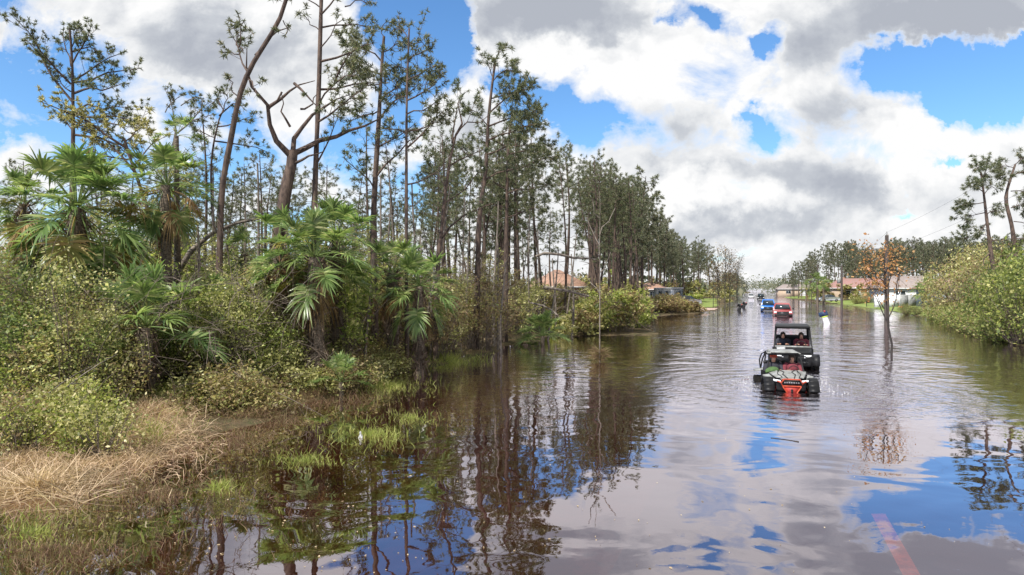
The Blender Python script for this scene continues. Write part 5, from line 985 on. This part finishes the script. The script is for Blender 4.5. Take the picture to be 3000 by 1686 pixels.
# white camper
cv = thing('camper_trailer', 'long white camper trailer parked behind the heap of cut branches', 'camper', (xof(1958, 91), 91, .8), -.12)
MB().prism([(-1.2, .5), (-1.2, 2.3), (1.2, 2.3), (1.2, .5)], -1.9, 1.9).build('body', M['greypaint'], cv, bevel=.08)
MB().box((0, 0, 2.36), (4.0, 2.6, .14)).build('roof', M['white'], cv, bevel=.04)
for x, w_ in ((-1.3, .5), (-.35, .35), (1.25, .6)): MB().box((x, -1.215, 1.75), (w_, .03, .4)).build('window', M['carglass'], cv)
MB().box((.42, -1.215, 1.35), (.55, .03, 1.5)).build('door', M['white'], cv)
for x in (-.5, .45): MB().cyl((x, -1.1, .35), .35, .2, 18, 'Y').build('wheel', M['rubber'], cv)
# white trailer / bin beside
cb_ = thing('utility_bin', 'small white box on the grass at the right end of the silver car', 'box', (xof(2020, 88), 88, .35), -.1); MB().box((0, 0, .5), (.7, .6, .9)).build('body', M['white'], cb_, bevel=.04); MB().box((0, 0, 1.0), (.78, .68, .1)).build('lid', M['greypaint'], cb_, bevel=.02)

# ------------------------------------------------------------------ houses
def house(name, label, px, D, rz, L, W, H, rh, wall, roof, gable=False, feats=(), z=.35, hip=2.2, ov=.45):
    o = thing(name, label, 'house', (xof(px, D), D, z), rz); h, w2 = L / 2, W / 2
    MB().box((0, 0, H / 2 - .3), (L, W, H + .6)).build('wall', M[wall], o)
    e, f = h + ov, w2 + ov; rx = e - (0 if gable else min(hip + ov, e - .3)); t = .12
    v = [(-e, -f, H), (e, -f, H), (e, f, H), (-e, f, H), (-rx, 0, H + rh), (rx, 0, H + rh)]; v2 = [(a, b, c + t) for a, b, c in v]
    rm = MB(); rm.add(v + v2, [(6, 7, 11, 10), (8, 9, 10, 11), (0, 4, 5, 1), (2, 5, 4, 3), (0, 1, 7, 6), (1, 2, 8, 7), (2, 3, 9, 8), (3, 0, 6, 9)], [(7, 8, 11), (9, 6, 10), (1, 5, 2), (3, 4, 0)]); r_ = rm.build('roof', M[roof], o)
    MB().box((0, -f - .01, H + .03), (2 * e, .04, .18)).build('fascia', M['white'], r_)
    for kind, x, w_, hh, z0 in feats:
        if kind == 'window':
            fr_ = MB(); [fr_.box((x + a * w_ / 2, -w2 - .03, z0 + hh / 2), (.08, .08, hh + .16)) for a in (-1, 0, 1)]; [fr_.box((x, -w2 - .03, z0 + b * hh), (w_ + .16, .078, .08)) for b in (0, 1)]
            p = MB().box((x, -w2 - .012, z0 + hh / 2), (w_, .02, hh)).build('window', M['carglass'], o); fr_.build('frame', M['white'], p)
        if kind == 'door': d_ = MB().box((x, -w2 - .03, hh / 2), (w_, .06, hh)).build('door', M['white'], o); MB().cyl((x + w_ * .38, -w2 - .09, 1.0), .04, .06, 10, 'Y').build('handle', M['metal'], d_)
        if kind == 'garage':
            g_ = MB(); [g_.box((x, -w2 - .03, .27 + q * .54), (w_, .05, .51)) for q in range(4)]; g_.build('garage_door', M['white'], o)
        if kind == 'chimney': MB().box((x, .4, H + rh), (.7, .7, 1.4)).build('chimney', M[wall], r_)
    return o
house('house', 'peach house with orange roof half hidden behind pine trunks', 1632, 70, .25, 5.0, 6, 2.4, 1.9, 'stuccopeach', 'rooforange', feats=[('window', -1.6, 1.5, 1.1, 1.0), ('door', 1.2, 1.0, 2.1, 0)], z=.8)
house('house', 'low tan house with orange gable glimpsed behind the camper on the left', 1905, 118, .3, 5, 6, 2.3, 1.3, 'stuccotan', 'rooforange', feats=[('window', -1.2, 1.2, 1.1, .9), ('window', 1.2, 1.2, 1.1, .9)], z=.6)
house('house', 'tan house with brick-red roof and white porch edge, left of the rust-leaved tree', 2520, 142, -.35, 13, 9, 2.7, 2.2, 'stuccotan', 'roofred', feats=[('window', -3.6, 1.8, 1.2, 1.0), ('door', -1, 1.0, 2.1, 0), ('window', 1.6, 1.8, 1.2, 1.0)], z=.5)
house('house', 'pale house with taupe shingle roof directly behind the rust-leaved tree', 2655, 112, -.25, 9.5, 9, 2.6, 2.2, 'stucco', 'rooftaupe', feats=[('window', -2.4, 1.6, 1.2, 1.0), ('window', 2.6, 1.4, 1.1, 1.0)], z=.5)
house('house', 'grey-blue walled house with orange tiled hip roof behind the brown bushes at right', 2862, 86, .12, 11, 9, 2.5, 3.0, 'stuccogrey', 'rooforange', feats=[('window', -4.6, 1.6, 1.1, 1.0), ('window', -1.2, 1.6, 1.1, 1.0), ('door', 1.8, 1.0, 2.1, 0)], z=.5, hip=4)
house('house', 'far pale house with dark roof on the right side of the street', 2330, 235, -.3, 13, 9, 2.6, 1.8, 'stuccotan', 'rooftaupe', feats=[('window', -3, 1.6, 1.1, 1.0), ('garage', 3, 4, 2.1, 0)], z=.4)
# white panel fence between the lawn and the pale house
fn = thing('panel_fence', 'white panel fence on the lawn behind the rust-leaved tree', 'fence', (xof(2562, 94), 94, .2), -.22)
for k in range(4):
    MB().box((.85 + k * 1.72, 0, 1.0), (1.62, .05, 1.9)).build('panel', M['whitewall'], fn); MB().box((k * 1.72, 0, 1.05), (.1, .1, 2.1)).build('post', M['white'], fn)
MB().box((4 * 1.72, 0, 1.05), (.1, .1, 2.1)).build('post', M['white'], fn)
gf = thing('panel_fence', 'return of the white fence to the small palms, its shade painted as grey', 'fence', (xof(2632, 92), 92, .2), .1)
for k in range(3): MB().box((.9 + k * 1.35, 0, 1.0), (1.34, .05, 1.9)).build('panel', M['greypaint'], gf)  # shade on the fence return is put into the grey panel colour
# little palms in the gardens
palm(2712, 842, 74, 'small multi-stemmed garden palm at the right end of the fence return', 1.9, 18, 0, 1, 76, .12, boots=False, pmin=-30, lean=.4)
palm(2695, 858, 75, 'left-leaning stem of the small garden palms by the fence return', 1.6, 15, 0, 0, 77, .1, boots=False, pmin=-30, lean=-.7)
palm(2727, 822, 78, 'topmost small garden palm in front of the orange-roofed house', 1.7, 14, 0, 0, 78, .1, boots=False, pmin=-20)
palm(2395, 826, 118, 'dark garden palm left of the pole with the transformer', 2.6, 20, 0, 0, 79, .2, boots=False, pmin=-30)
palm(2413, 832, 122, 'shorter dark garden palm beside the grey parked car', 2.4, 18, 0, 0, 80, .2, boots=False, pmin=-30)
palm(2362, 845, 135, 'small yellow garden palm beyond the flooded verge', 2.4, 14, 2, 4, 180, .14, boots=False, pmin=-30)

# ------------------------------------------------------------------ utility poles and wires
tops = []
def pole(label, px, D, toppy, r=.15, arm=0, transformer=False, group=None):
    x = xof(px, D); H = CH + (HZ - toppy) / F * D; o = thing('utility_pole', label, 'utility pole', (x, D, 0), -.38, group)
    MB().tube([(0, 0, -.5), (0, 0, H * .5), (0, 0, H)], [r, r * .85, r * .68], 10, cap=True).build('pole', M['pole'], o, True)
    ins = MB().tube([(0, 0, H), (0, 0, H + .12), (0, 0, H + .30)], [.06, .045, .03], 8, cap=True); ins.build('insulator', M['greypaint'], o)
    if arm: MB().tube([(0, 0, H - arm), (-.45, 0, H - arm + .06), (-1.0, 0, H - arm + .02)], [.03, .025, .025], 6).box((-1.1, 0, H - arm), (.3, .12, .06)).build('arm', M['metal'], o)
    if transformer: MB().cyl((-.36, 0, H - 2.2), .24, .75, 16, 'Z').box((-.15, 0, H - 2.2), (.2, .1, .1)).build('transformer', M['greypaint'], o)
    tops.append((x, D, H)); return o
pole('nearest dark wooden utility pole rising behind the rust-leaved tree', 2598, 49, 690, .19, arm=1.1)
pole('wooden utility pole with a grey transformer at the flooded lawn edge', 2466, 88, 778, .17, transformer=True)
pole('third wooden utility pole back, with a thick dark base among the garden palms', 2396, 122, 775, .19)
for k, (px, D, t) in enumerate([(2362, 155, 790), (2340, 190, 795), (2324, 220, 800), (2312, 262, 800), (2301, 310, 803), (2296, 360, 805)]):
    pole('far wooden utility pole on the right of the street beyond the garden palms', px, D, t, .17, group='receding utility poles')
wr = []
tops_all = [(xof(3500, 17), 17, 9.4)] + tops
for dz, dx in ((0.25, 0), (-1.2, -.1)):
    for a, b in zip(tops_all[:-1], tops_all[1:]):
        a_ = np.array(a) + [dx, 0, dz]; b_ = np.array(b) + [dx, 0, dz]; L_ = np.linalg.norm(b_ - a_); t = np.linspace(0, 1, 14)[:, None]; p = a_ + (b_ - a_) * t; p[:, 2] -= (4 * t * (1 - t))[:, 0] * L_ * .012
        o = MB().tube(p, .006 + .00007 * a[1], 4).build('power_wire', M['wire']); tag(o, 'upper thin sagging power wire running along the right-hand poles' if dz > 0 else 'lower thin sagging power wire running along the right-hand poles', 'wire', 'upper power wires' if dz > 0 else 'lower power wires')

# ------------------------------------------------------------------ small things
def mailbox(label, px, D, rz, tilt, box='navy', post='white', band=True, hpost=1.0, group=None):
    o = thing('mailbox', label, 'mailbox', (xof(px, D), D, -.25), rz, group); o.rotation_euler = (0, tilt, rz)
    MB().hexa([(-.26, -.16, 0), (.26, -.16, 0), (.26, .16, 0), (-.26, .16, 0)], [(-.20, -.13, hpost), (.20, -.13, hpost), (.20, .13, hpost), (-.20, .13, hpost)]).build('post', M[post], o, bevel=.03)
    if band: MB().box((0, 0, hpost - .03), (.46, .32, .10)).build('band', M['lime'], o)
    pf = [(-.33 if False else -.3, 0)]; bx = MB(); th = np.linspace(0, math.pi, 9); pr_ = [(-.17, hpost + .02), (.17, hpost + .02)] + [(.17 * math.cos(a), hpost + .24 + .17 * math.sin(a)) for a in th]
    bx.prism(pr_, -.36, .30); b_ = bx.build('box', M[box], o); MB().box((-.37, 0, hpost + .22), (.02, .26, .3)).build('door', M[box], b_); MB().box((.1, -.185, hpost + .42), (.12, .02, .16)).build('flag', M['redplate'], b_)
    return o
mailbox('tilting white post mailbox with navy box and lime band in the flood', 2425, 53, -.3, -.28, hpost=.95)
mailbox('small dark leaning mailbox left of the street, nearer of two', 2163, 85, -.4, .3, 'black', 'black', False, .8)
mailbox('small dark leaning mailbox left of the street, farther of two', 2176, 98, -.4, .35, 'black', 'black', False, .8)
mk = thing('lawn_marker', 'thin short dark stake standing on the lawn left of the white fence', 'stake', (xof(2539, 99), 99, .2)); MB().tube([(0, 0, 0), (0, 0, .75)], .06, 8).build('post', M['black'], mk); MB().box((0, 0, .8), (.2, .06, .2)).build('head', M['black'], mk)
# scrap of white plastic in the sedge
sp_ = gp(1056, 1284); q = MB(); rg = R(61); a, b = np.meshgrid(np.linspace(-1, 1, 7), np.linspace(0, 1, 8)); X_ = a * .07 * (1.15 - b) + .02 * vnoise(a * 6, b * 7); Y_ = .03 * vnoise(a * 7 + 2, b * 9); i = (np.arange(7)[:, None] * 7 + np.arange(6)[None]).ravel()
q.add(np.stack([X_.ravel(), Y_.ravel(), (b * .22).ravel()], 1), np.stack([i, i + 1, i + 8, i + 7], 1)); so = q.build('plastic_scrap', M['white'], None, True); so.scale = (.6, .6, .6); so.location = tuple(sp_); tag(so, 'small torn scrap of white plastic caught upright in the sedge', 'plastic scrap'); so.modifiers.new('s', 'SOLIDIFY').thickness = .004
# stick floating in front of the buggy
log('floating_stick', 'thin dark stick floating on the water in front of the nearest buggy', 'stick', [(2258, 1284, CH * F / 436), (2300, 1289, CH * F / 441), (2340, 1295, CH * F / 447)], .012, .016, 'barkdark', 1, 8)
fl = MB(); rg = R(71); n = 420; px = rg.uniform(500, 1250, n); py = rg.uniform(1180, 1680, n); px[330:] = rg.uniform(1250, 3000, 90); D_ = CH * F / (py - HZ); fl.leaves(np.stack([(px - 1500) / F * D_, D_, np.full(n, .008)], 1), .022, .013, rg, 0, 1.0); fl.V[0][:, 2] = np.clip(fl.V[0][:, 2], .004, .016)
tag(fl.build('floating_leaves', M['straw']), 'scattered pale leaf bits floating on the dark water', 'leaves', kind='stuff')
# spray at the wheels
fm = MB(); rg = R(72); cen = b1.location; n = 520; side = rg.choice([-1, 1], n, p=[.62, .38]); lx = side * (.9 + np.abs(rg.normal(size=n)) * .45); ly = rg.uniform(-1.7, 1.9, n); zz = np.abs(rg.normal(size=n)) * .07 * np.exp(-(np.abs(lx) - .9)); c, s = math.cos(rz), math.sin(rz)
fm.leaves(np.stack([cen.x + c * lx - s * ly, cen.y + s * lx + c * ly, zz + .01], 1), .022, .018, rg)
tag(fm.build('water_spray', M['white']), 'fine white spray and foam thrown up at both sides of the nearest buggy', 'spray', kind='stuff')
